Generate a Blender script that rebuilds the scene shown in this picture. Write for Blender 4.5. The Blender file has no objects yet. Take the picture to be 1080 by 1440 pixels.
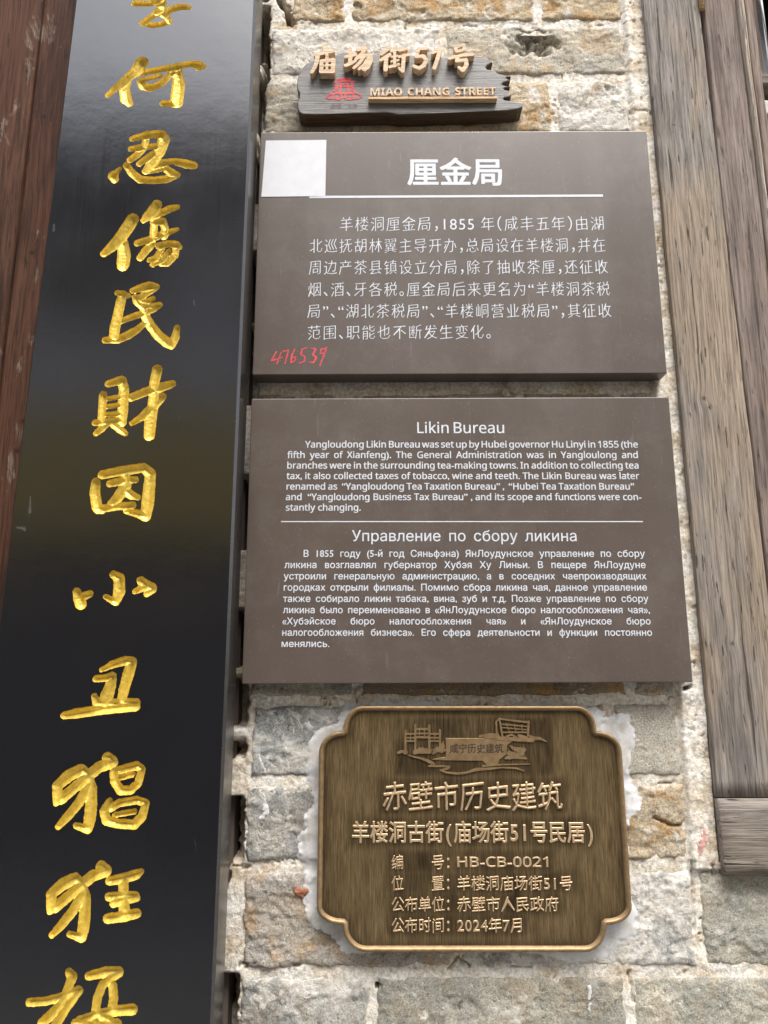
import bpy, bmesh, math, random
import numpy as np
from mathutils import Matrix, Vector

# ------------------------------------------------------------------ camera, sky, sun, exposure
S = bpy.context.scene
COL = S.collection
F_PX = 1060.0
PITCH, YAW, ROLL = 0.203870, -0.000807, -0.003678
CAM = np.array([0.0, -1.06245, 1.6])
_cp, _sp, _cy, _sy = math.cos(PITCH), math.sin(PITCH), math.cos(YAW), math.sin(YAW)
FW = np.array([_sy*_cp, _cy*_cp, _sp])
_rt = np.array([_cy, -_sy, 0.0]); _up = np.cross(_rt, FW)
RT = _rt*math.cos(ROLL) + _up*math.sin(ROLL)
UP = -_rt*math.sin(ROLL) + _up*math.cos(ROLL)
cam_d = bpy.data.cameras.new('camera')
cam_d.sensor_fit = 'VERTICAL'; cam_d.sensor_height = 36.0; cam_d.lens = F_PX/1440*36
cam_d.clip_start = 0.02; cam_d.clip_end = 500
cam = bpy.data.objects.new('camera', cam_d); COL.objects.link(cam)
cam.matrix_world = Matrix(((RT[0], UP[0], -FW[0], CAM[0]), (RT[1], UP[1], -FW[1], CAM[1]),
                           (RT[2], UP[2], -FW[2], CAM[2]), (0, 0, 0, 1)))
S.camera = cam

SUN_EL, SUN_AZ = math.radians(64), math.radians(158)      # azimuth: 180 = straight in front of the wall; bright hazy light from above right
W = bpy.data.worlds.new('World'); S.world = W; W.use_nodes = True
wn, wl = W.node_tree.nodes, W.node_tree.links
wn.clear()
sky = wn.new('ShaderNodeTexSky'); sky.sky_type = 'NISHITA'; sky.sun_disc = False
sky.sun_elevation = SUN_EL; sky.sun_rotation = SUN_AZ
sky.air_density = 1.0; sky.dust_density = 4.0; sky.ozone_density = 1.0
hs = wn.new('ShaderNodeHueSaturation'); hs.inputs['Saturation'].default_value = 0.42
bg = wn.new('ShaderNodeBackground'); bg.inputs['Strength'].default_value = 0.15
wo = wn.new('ShaderNodeOutputWorld')
wl.new(sky.outputs[0], hs.inputs['Color']); wl.new(hs.outputs[0], bg.inputs['Color']); wl.new(bg.outputs[0], wo.inputs['Surface'])
sun_d = bpy.data.lights.new('sun', 'SUN'); sun_d.energy = 1.1; sun_d.angle = math.radians(38); sun_d.color = (1, .95, .88)
sun = bpy.data.objects.new('sun', sun_d); COL.objects.link(sun)
_d = Vector((math.sin(SUN_AZ)*math.cos(SUN_EL), math.cos(SUN_AZ)*math.cos(SUN_EL), math.sin(SUN_EL)))
sun.rotation_euler = _d.to_track_quat('Z', 'Y').to_euler(); sun.location = (2, -6, 9)
S.view_settings.view_transform = 'Standard'; S.view_settings.look = 'None'
S.view_settings.gamma = 1.0; S.view_settings.use_curve_mapping = False
S.view_settings.exposure = 1.45
S.cycles.max_bounces = 8; S.cycles.diffuse_bounces = 4; S.cycles.glossy_bounces = 4
S.cycles.caustics_reflective = False; S.cycles.caustics_refractive = False

# ------------------------------------------------------------------ helpers: positions, noise
def P(px, py, Y):
    """photo pixel -> point on the vertical plane y = Y"""
    d = FW + RT*(px-540)/F_PX + UP*(720-py)/F_PX
    t = (Y-CAM[1])/d[1]
    return Vector((d[0]*t, Y, CAM[2]+d[2]*t))
def PXZ(px, py, Y):
    p = P(px, py, Y); return p.x, p.z
def M_PX(px, py, Y):
    """metres per photo pixel on that plane (mean of both directions)"""
    a, b, c = P(px, py, Y), P(px+1, py, Y), P(px, py+1, Y)
    return ((b-a).length+(c-a).length)/2

def _hash(ix, iy, seed):
    h = (ix.astype(np.int64)*374761393 + iy.astype(np.int64)*668265263 + int(seed)*1442695041) & 0xffffffff
    h = ((h ^ (h >> 13))*1274126177) & 0xffffffff
    return (h ^ (h >> 16)) & 0xffffffff
def gnoise(x, y, seed=0):
    x = np.asarray(x, float); y = np.asarray(y, float)
    x, y = np.broadcast_arrays(x, y)
    x0 = np.floor(x); y0 = np.floor(y); fx = x-x0; fy = y-y0
    u = fx*fx*fx*(fx*(fx*6-15)+10); v = fy*fy*fy*(fy*(fy*6-15)+10)
    def g(ix, iy, dx, dy):
        a = _hash(ix, iy, seed)*(2*math.pi/4294967296.0)
        return np.cos(a)*dx + np.sin(a)*dy
    n00 = g(x0, y0, fx, fy); n10 = g(x0+1, y0, fx-1, fy)
    n01 = g(x0, y0+1, fx, fy-1); n11 = g(x0+1, y0+1, fx-1, fy-1)
    return ((n00*(1-u)+n10*u)*(1-v) + (n01*(1-u)+n11*u)*v)*1.5
def fbm(x, y, seed=0, oct=4, gain=.5):
    s = 0; a = 1.0; f = 1.0
    for i in range(oct):
        s = s + a*gnoise(np.asarray(x)*f, np.asarray(y)*f, seed+i*17); a *= gain; f *= 2.03
    return s
def sstep(a, b, x):
    t = np.clip((x-a)/(b-a), 0, 1); return t*t*(3-2*t)

# ------------------------------------------------------------------ helpers: objects
def setp(o, label=None, cat=None, group=None, kind=None):
    if label: o['label'] = label
    if cat: o['category'] = cat
    if group: o['group'] = group
    if kind: o['kind'] = kind
    elif cat: o['kind'] = 'thing'
    return o
def thing(name, label, cat, loc=(0, 0, 0), group=None):
    o = bpy.data.objects.new(name, None); COL.objects.link(o); o.location = loc
    o.empty_display_size = .05
    return setp(o, label, cat, group)
def link(name, me, mat, parent=None, smooth=False):
    o = bpy.data.objects.new(name, me); COL.objects.link(o)
    if mat is not None and not me.materials: me.materials.append(mat)
    if parent is not None:
        o.parent = parent
        o.matrix_parent_inverse = Matrix.Translation(-parent.location)
    if smooth:
        me.polygons.foreach_set('use_smooth', [True]*len(me.polygons))
    return o
def mesh_from(name, V, Fc, mat, parent=None, smooth=False):
    me = bpy.data.meshes.new(name)
    V = np.asarray(V, float)
    if isinstance(Fc, np.ndarray):
        n, k = Fc.shape
        me.vertices.add(len(V)); me.vertices.foreach_set('co', V.ravel().astype(np.float32))
        me.loops.add(n*k); me.loops.foreach_set('vertex_index', Fc.ravel().astype(np.int32))
        me.polygons.add(n); me.polygons.foreach_set('loop_start', (np.arange(n)*k).astype(np.int32))
        me.update(calc_edges=True); me.validate()
    else:
        me.from_pydata([tuple(v) for v in V], [], [tuple(int(i) for i in f) for f in Fc]); me.update()
    return link(name, me, mat, parent, smooth)
def bm_obj(name, bm, mat, parent=None, smooth=False):
    me = bpy.data.meshes.new(name)
    bmesh.ops.recalc_face_normals(bm, faces=bm.faces[:])
    bm.to_mesh(me); bm.free()
    return link(name, me, mat, parent, smooth)
def box(name, x0, x1, y0, y1, z0, z1, mat, parent=None, bev=0.0, seg=2):
    bm = bmesh.new()
    bmesh.ops.create_cube(bm, size=1)
    for v in bm.verts:
        v.co = Vector(((x0+x1)/2+v.co.x*(x1-x0), (y0+y1)/2+v.co.y*(y1-y0), (z0+z1)/2+v.co.z*(z1-z0)))
    if bev: bmesh.ops.bevel(bm, geom=bm.edges[:], offset=bev, segments=seg, affect='EDGES', profile=.6)
    return bm_obj(name, bm, mat, parent)
def extrude_poly(name, pts, yf, yb, mat, parent=None, bev=0.0, seg=2):
    """pts: list of (X,Z); prism from front y=yf to back y=yb with a bevelled front edge"""
    bm = bmesh.new()
    vs = [bm.verts.new((x, yf, z)) for x, z in pts]
    f = bm.faces.new(vs)
    if f.normal.y > 0: f.normal_flip()
    r = bmesh.ops.extrude_face_region(bm, geom=[f])
    for v in r['geom']:
        if isinstance(v, bmesh.types.BMVert): v.co.y = yb
    bm.faces.ensure_lookup_table()
    if bev:
        es = [e for e in bm.edges if all(abs(v.co.y-yf) < 1e-6 for v in e.verts)]
        bmesh.ops.bevel(bm, geom=es, offset=bev, segments=seg, affect='EDGES', profile=.5)
    return bm_obj(name, bm, mat, parent)

# -- brush strokes -> signed field -> contour mesh
def strokes_px(groups, Y):
    """groups: list of (ox, oy, scale, [stroke...]) in enlarged-photo coordinates; stroke = [(u,v,w)...] -> world segments (x,z,r)"""
    out = []
    for ox, oy, sc, sts in groups:
        for st in sts:
            q = []
            for u, v, w in st:
                px, py = ox+u/sc, oy+v/sc
                x, z = PXZ(px, py, Y)
                q.append((x, z, w/sc/2*M_PX(px, py, Y)))
            out.append(q)
    return out
def stroke_field(sts, xs, zs):
    X, Z = np.meshgrid(xs, zs)
    Fd = np.full(X.shape, -1.0)
    for q in sts:
        if len(q) == 1: q = q+q
        for (ax, az, ar), (bx, bz, br) in zip(q[:-1], q[1:]):
            dx, dz = bx-ax, bz-az; L = dx*dx+dz*dz+1e-12
            t = np.clip(((X-ax)*dx+(Z-az)*dz)/L, 0, 1)
            d = np.hypot(X-ax-t*dx, Z-az-t*dz)
            Fd = np.maximum(Fd, ar+(br-ar)*t-d)
    return Fd
def contour(Fd, xs, zs):
    """marching squares: returns verts(x,z), field value per vert, faces, boundary edges for the region F>=0"""
    nz, nx = Fd.shape
    ins = Fd >= 0
    idx = -np.ones(Fd.shape, int)
    ii = np.argwhere(ins)
    idx[ins] = np.arange(len(ii))
    V = [(xs[j], zs[i]) for i, j in ii]; FV = [Fd[i, j] for i, j in ii]
    c = ins[:-1, :-1].astype(int)+ins[:-1, 1:]+ins[1:, 1:]+ins[1:, :-1]
    faces = []; bedges = []
    for i, j in np.argwhere(c == 4):
        faces.append((idx[i, j], idx[i, j+1], idx[i+1, j+1], idx[i+1, j]))
    cross = {}
    def cr(a, b):
        k = (a, b) if a < b else (b, a)
        if k not in cross:
            fa, fb = Fd[a], Fd[b]; t = fa/(fa-fb)
            cross[k] = len(V)
            V.append((xs[a[1]]+(xs[b[1]]-xs[a[1]])*t, zs[a[0]]+(zs[b[0]]-zs[a[0]])*t)); FV.append(0.0)
        return cross[k]
    for i, j in np.argwhere((c > 0) & (c < 4)):
        cs = [(i, j), (i, j+1), (i+1, j+1), (i+1, j)]
        poly = []; cv = []
        for k in range(4):
            a, b = cs[k], cs[(k+1) % 4]
            if ins[a]: poly.append(idx[a])
            if ins[a] != ins[b]:
                v = cr(a, b); poly.append(v); cv.append((v, ins[a]))
        if len(poly) >= 3: faces.append(tuple(poly))
        if len(cv) == 2: bedges.append((cv[0][0], cv[1][0]) if cv[0][1] else (cv[1][0], cv[0][0]))
    return np.array(V).reshape(-1, 2), np.array(FV), faces, bedges
def raised(name, sts, res, yf, yb, mat, parent, rough=0.0, seed=0, dome=0.0, smooth=False):
    """a flat-topped raised shape made of brush strokes"""
    a = np.array([p for q in sts for p in q]); m = a[:, 2].max()+res*3
    xs = np.arange(a[:, 0].min()-m, a[:, 0].max()+m, res); zs = np.arange(a[:, 1].min()-m, a[:, 1].max()+m, res)
    Fd = stroke_field(sts, xs, zs)
    if rough:
        X, Z = np.meshgrid(xs, zs); Fd = Fd+rough*fbm(X/.004, Z/.004, seed, 2)
    V, FV, fc, be = contour(Fd, xs, zs)
    n = len(V)
    y = yf - dome*np.clip(FV/.002, 0, 1)
    VV = np.concatenate([np.c_[V[:, 0], y, V[:, 1]], np.c_[V[:, 0], np.full(n, yb), V[:, 1]]])
    faces = [tuple(f) for f in fc]
    used = set()
    for a_, b_ in be: faces.append((b_, a_, a_+n, b_+n)); used.update((a_, b_))
    # drop back verts that no wall uses
    keep = np.r_[np.ones(n, bool), np.array([k in used for k in range(n)], bool)]
    remap = np.cumsum(keep)-1
    faces = [tuple(remap[i] for i in f) for f in faces]
    return mesh_from(name, VV[keep], faces, mat, parent, smooth)

# -- lettering
_gl = {}
def sans(txt, bold=False):
    """plain letters -> the sans-serif letter block of Unicode, whose glyphs are humanist sans forms"""
    o = []
    for c in txt:
        if 'A' <= c <= 'Z': o.append(chr((0x1D5D4 if bold else 0x1D5A0)+ord(c)-65))
        elif 'a' <= c <= 'z': o.append(chr((0x1D5EE if bold else 0x1D5BA)+ord(c)-97))
        elif '0' <= c <= '9': o.append(chr((0x1D7EC if bold else 0x1D7E2)+ord(c)-48))
        else: o.append(c)
    return ''.join(o)
def embolden(V, Fc, w, sx, sz):
    """thicken strokes by w metres: copies nudged sideways and up, each a hair behind the last"""
    if not w: return V, Fc
    out = []; fs = []; n = 0
    for k, (a, b) in enumerate(((0, 0), (1, .6), (-1, .6), (1, -.6), (-1, -.6), (0, 1), (0, -1))):
        v = V.copy(); v[:, 0] += a*w; v[:, 2] += b*w; v[:, 1] += .00002*k
        out.append(v); fs += [tuple(i+n for i in f) for f in Fc]; n += len(V)
    return np.concatenate(out), fs
def _font_mesh(txt, extrude=0.0, bevel=0.0, offset=0.0, word=1.0, space=1.0, res=3):
    cu = bpy.data.curves.new('lettering', 'FONT'); cu.body = txt
    cu.extrude = extrude; cu.bevel_depth = bevel; cu.bevel_resolution = 0; cu.offset = offset
    cu.space_word = word; cu.space_character = space; cu.resolution_u = res; cu.fill_mode = 'FRONT' if extrude else 'BOTH'
    ob = bpy.data.objects.new('lettering', cu); COL.objects.link(ob)
    me = bpy.data.meshes.new_from_object(ob.evaluated_get(bpy.context.evaluated_depsgraph_get()))
    bpy.data.objects.remove(ob); bpy.data.curves.remove(cu)
    V = np.array([v.co[:] for v in me.vertices]).reshape(-1, 3); Fc = [tuple(p.vertices) for p in me.polygons]
    bpy.data.meshes.remove(me)
    return V, Fc
def glyph(ch, **kw):
    k = (ch, tuple(sorted(kw.items())))
    if k not in _gl: _gl[k] = _font_mesh(ch, **kw)
    return _gl[k]
_wn = {}
def wn_glyph(loops, grow, res=.021):
    """fill a glyph whose contours overlap (non-zero winding), thickened by grow"""
    x0 = min(l[:, 0].min() for l in loops)
    key = (grow,)+tuple(round(float(t), 2) for l in loops for t in (l[0, 0]-x0, l[0, 1], l[len(l)//2, 0]-x0, len(l)))
    if key not in _wn:
        A = np.concatenate([l for l in loops]); B = np.concatenate([np.roll(l, -1, 0) for l in loops])
        A = A-[x0, 0]; B = B-[x0, 0]
        xs = np.arange(A[:, 0].min()-.06, A[:, 0].max()+.06+res, res); zs = np.arange(A[:, 1].min()-.06, A[:, 1].max()+.06+res, res)
        X, Z = np.meshgrid(xs, zs); X = X+1e-5; Z = Z+1e-5
        wnd = np.zeros(X.shape, int); d = np.full(X.shape, 9.0)
        for a, b in zip(A, B):
            e = b-a; t = np.clip(((X-a[0])*e[0]+(Z-a[1])*e[1])/(e @ e+1e-12), 0, 1)
            d = np.minimum(d, np.hypot(X-a[0]-t*e[0], Z-a[1]-t*e[1]))
            if a[1] != b[1]:
                xi = a[0]+(Z-a[1])*e[0]/e[1]
                wnd += np.where((a[1] <= Z) & (Z < b[1]) & (X < xi), 1, 0) - np.where((b[1] <= Z) & (Z < a[1]) & (X < xi), 1, 0)
        V, FV, fc, be = contour(np.where(wnd != 0, d, -d)+grow, xs, zs)
        _wn[key] = (V, fc)
    V, fc = _wn[key]
    return V+[x0, 0], fc
def _outline(txt, word, resu=2):
    cu = bpy.data.curves.new('lettering', 'FONT'); cu.body = txt; cu.fill_mode = 'NONE'; cu.resolution_u = resu; cu.space_word = word
    ob = bpy.data.objects.new('lettering', cu); COL.objects.link(ob)
    me = bpy.data.meshes.new_from_object(ob.evaluated_get(bpy.context.evaluated_depsgraph_get()))
    bpy.data.objects.remove(ob); bpy.data.curves.remove(cu)
    V = np.array([v.co[:2] for v in me.vertices]); nx = {}
    lab = np.arange(len(V))
    E_ = np.array([e.vertices[:] for e in me.edges]); bpy.data.meshes.remove(me)
    brk = np.zeros(len(V), bool); brk[0] = True
    con = set(map(tuple, np.sort(E_, 1)))
    for i in range(1, len(V)):
        if (i-1, i) not in con: brk[i] = True
    st = list(np.where(brk)[0])+[len(V)]
    return [V[a:b] for a, b in zip(st[:-1], st[1:]) if b-a > 2]
def cyr(name, parent, mat, txt, Y, base, cap, x0, x1, justify=True, grow=.010, xs=1.0):
    L, R_ = P(x0, base, Y), P(x1, base, Y)
    sz = (P(x0, base-cap, Y).z-L.z)/.728
    def width(lo): return max(l[:, 0].max() for l in lo)-min(l[:, 0].min() for l in lo)
    lo = _outline(txt, 1.0)
    if justify and ' ' in txt:
        w1, w2 = width(lo), width(_outline(txt, 2.0))
        lo = _outline(txt, max(.6, 1+((R_.x-L.x)/(sz*xs)-w1)/(w2-w1)))
    w = width(lo); xm = min(l[:, 0].min() for l in lo); sx = (R_.x-L.x)/w
    lo = sorted(lo, key=lambda l: l[:, 0].min())
    cl = []; xe = -9
    for l in lo:
        if cl and l[:, 0].min() < xe-.02: cl[-1].append(l)
        else: cl.append([l])
        xe = max(xe, l[:, 0].max())
    Vs = []; Fs = []; n = 0
    for c in cl:
        V, fc = wn_glyph(c, grow)
        Vs.append(V); Fs += [tuple(i+n for i in f) for f in fc]; n += len(V)
    V = np.concatenate(Vs); X = L.x+(V[:, 0]-xm)*sx
    return mesh_from(name, np.c_[X, np.full(len(V), Y), L.z+(R_.z-L.z)*(X-L.x)/(R_.x-L.x)+V[:, 1]*sz], Fs, mat, parent)
_kg = {}
def kai_glyph(ch, res=.019, k=.5, e=.0065, relief=False):
    """a character with brush-like contrast: level strokes pared thinner than upright ones"""
    if (ch, relief) in _kg: return _kg[(ch, relief)]
    lo = _outline(ch, 1.0, 1)
    A = np.concatenate(lo); B = np.concatenate([np.roll(l, -1, 0) for l in lo])
    xs = np.arange(A[:, 0].min()-.03, A[:, 0].max()+.03+res, res); zs = np.arange(A[:, 1].min()-.03, A[:, 1].max()+.03+res, res*.62)
    X, Z = np.meshgrid(xs+1e-5, zs+1e-5)
    w = np.zeros(X.shape, int); d = np.full(X.shape, 9.0)
    for a, b in zip(A, B):
        ex, ez = b[0]-a[0], (b[1]-a[1])*k
        t = np.clip(((X-a[0])*ex+(Z-a[1])*k*ez)/(ex*ex+ez*ez+1e-12), 0, 1)
        d = np.minimum(d, np.hypot(X-a[0]-t*ex, (Z-a[1])*k-t*ez))
        if a[1] != b[1]:
            xi = a[0]+(Z-a[1])*(b[0]-a[0])/(b[1]-a[1])
            w += np.where((a[1] <= Z) & (Z < b[1]) & (X < xi), 1, 0)-np.where((b[1] <= Z) & (Z < a[1]) & (X < xi), 1, 0)
    Fd = np.where(w != 0, d, -d)-e+.004*gnoise(X*9+ord(ch), Z*9, 5)
    V, FV, fc, be = contour(Fd, xs, zs)
    if relief:
        n = len(V); h = .022+.045*sstep(0, .022, FV)
        VV = np.concatenate([np.c_[V, h], np.c_[V, np.zeros(n)]]); fc = [tuple(f) for f in fc]+[(b, a, a+n, b+n) for a, b in be]
        us = np.zeros(2*n, bool); us[:n] = True
        for a, b in be: us[a+n] = us[b+n] = True
        rm_ = np.cumsum(us)-1
        _kg[(ch, relief)] = (VV[us], [tuple(int(rm_[i]) for i in f) for f in fc])
    else: _kg[(ch, relief)] = (np.c_[V, np.zeros(len(V))], fc)
    return _kg[(ch, relief)]
HALF = '、，。：“”（）()'
def cjk(name, parent, mat, items, Y, px_h, yc, x0=None, x1=None, kai=0.07, depth=.0004, slope=0.0, ztop=None, narrow=1.0, bold=0.0, brush=False, **kw):
    """a line of lettering between pixel columns x0..x1, centred on pixel row yc, px_h pixels tall; mesh lies on plane Y"""
    adv = []
    for ch in items:
        adv.append(0.5 if (ch in HALF) else 0.56 if ch.isascii() and ch != ' ' else 0.3 if ch == ' ' else 1.0)
    A = sum(adv)
    L, R_ = P(x0, yc, Y), P(x1, yc+slope, Y)
    sx = (R_.x-L.x)/A
    h = P(x0, yc-px_h/2, Y).z-P(x0, yc+px_h/2, Y).z
    sz = h/0.90
    Vs = []; Fs = []; n = 0; x = 0.0
    for ch, a in zip(items, adv):
        if ch not in ' 　':
            V, Fc = kai_glyph(ch, relief=bool(kw), **(dict(e=-.011, k=.7) if kw else {})) if brush and a == 1.0 else glyph(ch, **kw)
            if len(V):
                gx = V[:, 0].copy(); gz = V[:, 1]-0.38
                if ch.isascii(): gx = gx-(V[:, 0].min()+V[:, 0].max())/2+a/2
                elif ch in '“”（）': gx = gx-(V[:, 0].min()+V[:, 0].max())/2+a/2
                else:
                    gx = (gx-.5)*narrow+.5
                    if a == 1.0:
                        # brush-like: horizontals rise to the right, a touch of waist
                        gz = gz + kai*(gx-.5) + .10*kai*np.sin((gz)*6)
                X = L.x+(x+gx)*sx
                t = (x+gx)/A
                Zc = L.z+(R_.z-L.z)*t
                Vs.append(np.c_[X, Y-V[:, 2]*sz, Zc+gz*sz]); Fs += [tuple(i+n for i in f) for f in Fc]; n += len(V)
        x += a
    VV, Fs = embolden(np.concatenate(Vs), Fs, bold, sx, sz)
    return mesh_from(name, VV, Fs, mat, parent)
def latin(name, parent, mat, txt, Y, base, cap, x0, x1, justify=True, slope=0.0, xs=None, bold=0.0, heavy=False, **kw):
    """a line of alphabetic lettering: baseline row, capital height in px, from column x0 to x1"""
    txt = sans(txt, heavy)
    L, R_ = P(x0, base, Y), P(x1, base+slope, Y)
    hz = P(x0, base-cap, Y).z-L.z
    sz = hz/0.727
    sx = sz*(xs or 1.0)
    need = (R_.x-L.x)/sx
    V, Fc = _font_mesh(txt, **kw); w1 = V[:, 0].max()-V[:, 0].min()
    if justify and ' ' in txt:
        V2, _ = _font_mesh(txt, word=2.0, **kw); w2 = V2[:, 0].max()-V2[:, 0].min()
        k = 1+(need-w1)/max(w2-w1, 1e-6)
        k = max(.6, k)
        V, Fc = _font_mesh(txt, word=k, **kw)
    w = V[:, 0].max()-V[:, 0].min()
    sx = (R_.x-L.x)/w
    X = L.x+(V[:, 0]-V[:, 0].min())*sx
    t = (X-L.x)/(R_.x-L.x)
    VV, Fc = embolden(np.c_[X, Y-V[:, 2]*sz, L.z+(R_.z-L.z)*t+V[:, 1]*sz], Fc, bold, sx, sz)
    return mesh_from(name, VV, Fc, mat, parent)

# ------------------------------------------------------------------ materials
class NT:
    def __init__(s, name):
        s.m = bpy.data.materials.new(name); s.m.use_nodes = True
        s.t = s.m.node_tree; s.t.nodes.clear()
        s.out = s.n('ShaderNodeOutputMaterial'); s.b = s.n('ShaderNodeBsdfPrincipled')
        s.l(s.b.outputs[0], s.out.inputs['Surface'])
    def n(s, ty, **kw):
        nd = s.t.nodes.new(ty)
        for k, v in kw.items(): setattr(nd, k, v)
        return nd
    def l(s, a, b): s.t.links.new(a, b)
    def coord(s, scale=(1, 1, 1), off=(0, 0, 0), rot=(0, 0, 0)):
        tc = s.n('ShaderNodeTexCoord'); mp = s.n('ShaderNodeMapping')
        mp.inputs['Scale'].default_value = scale; mp.inputs['Location'].default_value = off; mp.inputs['Rotation'].default_value = rot
        s.l(tc.outputs['Object'], mp.inputs['Vector']); return mp.outputs[0]
    def noise(s, vec, scale, detail=5, rough=.55, dist=0.0, out='Fac'):
        nd = s.n('ShaderNodeTexNoise'); nd.inputs['Scale'].default_value = scale; nd.inputs['Detail'].default_value = detail
        nd.inputs['Roughness'].default_value = rough; nd.inputs['Distortion'].default_value = dist
        s.l(vec, nd.inputs['Vector']); return nd.outputs[out]
    def ramp(s, fac, stops, interp='LINEAR'):
        r = s.n('ShaderNodeValToRGB'); r.color_ramp.interpolation = interp
        e = r.color_ramp.elements
        while len(e) < len(stops): e.new(.5)
        for k, (p, c) in enumerate(stops):
            e[k].position = p; e[k].color = (c, c, c, 1) if not hasattr(c, '__len__') else (*c, 1)
        s.l(fac, r.inputs[0]); return r.outputs[0]
    def mix(s, fac, a, b, mode='MIX'):
        m = s.n('ShaderNodeMix'); m.data_type = 'RGBA'; m.blend_type = mode
        for v, i in ((fac, 0), (a, 6), (b, 7)):
            if hasattr(v, 'is_linked') or hasattr(v, 'links'): s.l(v, m.inputs[i])
            elif i == 0: m.inputs[0].default_value = v
            else: m.inputs[i].default_value = (*v, 1) if len(v) == 3 else v
        return m.outputs[2]
    def math(s, op, a, b=0.0, c=None, clamp=False):
        m = s.n('ShaderNodeMath', operation=op); m.use_clamp = clamp
        for v, i in ((a, 0), (b, 1), (c, 2)):
            if v is None: continue
            if hasattr(v, 'links'): s.l(v, m.inputs[i])
            else: m.inputs[i].default_value = v
        return m.outputs[0]
    def attr(s, name, ty='OBJECT', out='Color'):
        a = s.n('ShaderNodeAttribute', attribute_type=ty, attribute_name=name); return a.outputs[out]
    def bump(s, h, strength=.5, dist=.002):
        b = s.n('ShaderNodeBump'); b.inputs['Strength'].default_value = strength; b.inputs['Distance'].default_value = dist
        s.l(h, b.inputs['Height']); s.l(b.outputs[0], s.b.inputs['Normal']); return b
    def set(s, **kw):
        for k, v in kw.items():
            k = k.replace('_', ' ')
            if hasattr(v, 'links'): s.l(v, s.b.inputs[k])
            else: s.b.inputs[k].default_value = (*v, 1) if hasattr(v, '__len__') and len(v) == 3 else v
        return s.m

def m_plain(name, col, rough=.6, metal=0.0, vary=.12, scale=60, spec=.5):
    t = NT(name); c = t.coord()
    f = t.noise(c, scale, 4)
    k = t.ramp(f, [(.25, tuple(x*(1-vary) for x in col)), (.75, tuple(min(1, x*(1+vary)) for x in col))])
    t.bump(f, .08, .001)
    return t.set(Base_Color=k, Roughness=rough, Metallic=metal, Specular_IOR_Level=spec)

def m_brick():
    t = NT('old_brick'); c0 = t.coord()
    add = t.n('ShaderNodeVectorMath', operation='ADD')
    sd = t.n('ShaderNodeCombineXYZ'); so = t.attr('seed', out='Fac')
    t.l(so, sd.inputs[0]); t.l(so, sd.inputs[1])
    t.l(c0, add.inputs[0]); t.l(sd.outputs[0], add.inputs[1]); c = add.outputs[0]
    tint = t.attr('tint'); tint2 = t.attr('tint_two')
    big = t.noise(c, 16, 6, .62)
    col = t.mix(t.ramp(big, [(.43, 0), (.56, 1)]), tint, tint2)
    med = t.noise(c, 55, 6, .68, .4)
    col = t.mix(t.math('MULTIPLY', t.ramp(med, [(.38, 1), (.50, 0)]), .42), col, t.mix(.5, tint, (.16, .125, .085)))
    och = t.noise(c, 24, 5, .6, .3)
    col = t.mix(t.math('MULTIPLY', t.ramp(och, [(.52, 0), (.62, 1)]), t.attr('ochre', out='Fac')), col, (.46, .29, .13))
    fine = t.noise(c, 420, 4, .75)
    col = t.mix(1.0, col, t.ramp(fine, [(.36, .58), (.5, 1.04), (.64, 1.30)]), 'MULTIPLY')
    # lime wash remains
    lim = t.noise(c, 21, 10, .66, .25)
    lo = t.math('SUBTRACT', .82, t.math('MULTIPLY', t.attr('lime', out='Fac'), .52))
    lf = t.math('MULTIPLY', t.math('SUBTRACT', lim, lo), 9.0, clamp=True)
    lfine = t.noise(c, 140, 4, .7)
    lf2 = t.math('MULTIPLY', lf, t.ramp(lfine, [(.3, .25), (.52, 1)]))
    col = t.mix(lf2, col, t.mix(t.ramp(med, [(.3, 0), (.7, 1)]), (.76, .715, .63), (.86, .84, .80)))
    flk = t.noise(c, 34, 12, .70, .6)
    ff = t.math('MULTIPLY', t.math('SUBTRACT', flk, t.math('SUBTRACT', .70, t.math('MULTIPLY', t.attr('lime', out='Fac'), .24))), 28.0, clamp=True)
    col = t.mix(ff, col, t.mix(t.ramp(fine, [(.35, 0), (.65, 1)]), (.62, .57, .49), (.80, .77, .71)))
    # dark pits and soot specks
    pit = t.noise(c, 95, 3, .6)
    col = t.mix(t.math('MULTIPLY', t.ramp(pit, [(.27, 1), (.36, 0)]), .65), col, (.07, .062, .05))
    hh = t.math('ADD', t.math('MULTIPLY', t.noise(c, 300, 7, .8), 1.2), t.math('ADD', t.math('MULTIPLY', lf2, .25), t.math('MULTIPLY', ff, .45)))
    hh = t.math('ADD', hh, t.math('MULTIPLY', t.ramp(pit, [(.26, 0), (.40, 1)]), .5))
    t.bump(hh, .8, .0028)
    return t.set(Base_Color=col, Roughness=.93, Specular_IOR_Level=.2)

def m_mortar():
    t = NT('lime_mortar'); c = t.coord()
    a = t.noise(c, 22, 6, .6)
    col = t.ramp(a, [(.34, (.56, .46, .33)), (.43, (.74, .66, .54)), (.54, (.83, .79, .71)), (.7, (.86, .84, .79))])
    f = t.noise(c, 190, 5, .7)
    col = t.mix(1.0, col, t.ramp(f, [(.36, .62), (.6, 1.10)]), 'MULTIPLY')
    d = t.noise(c, 60, 4, .6)
    col = t.mix(t.math('MULTIPLY', t.ramp(d, [(.26, 1), (.38, 0)]), .7), col, (.15, .115, .075))
    t.bump(t.math('ADD', t.noise(c, 130, 6, .7), t.noise(c, 420, 3, .6)), .45, .0028)
    return t.set(Base_Color=col, Roughness=.95, Specular_IOR_Level=.15)

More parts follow.
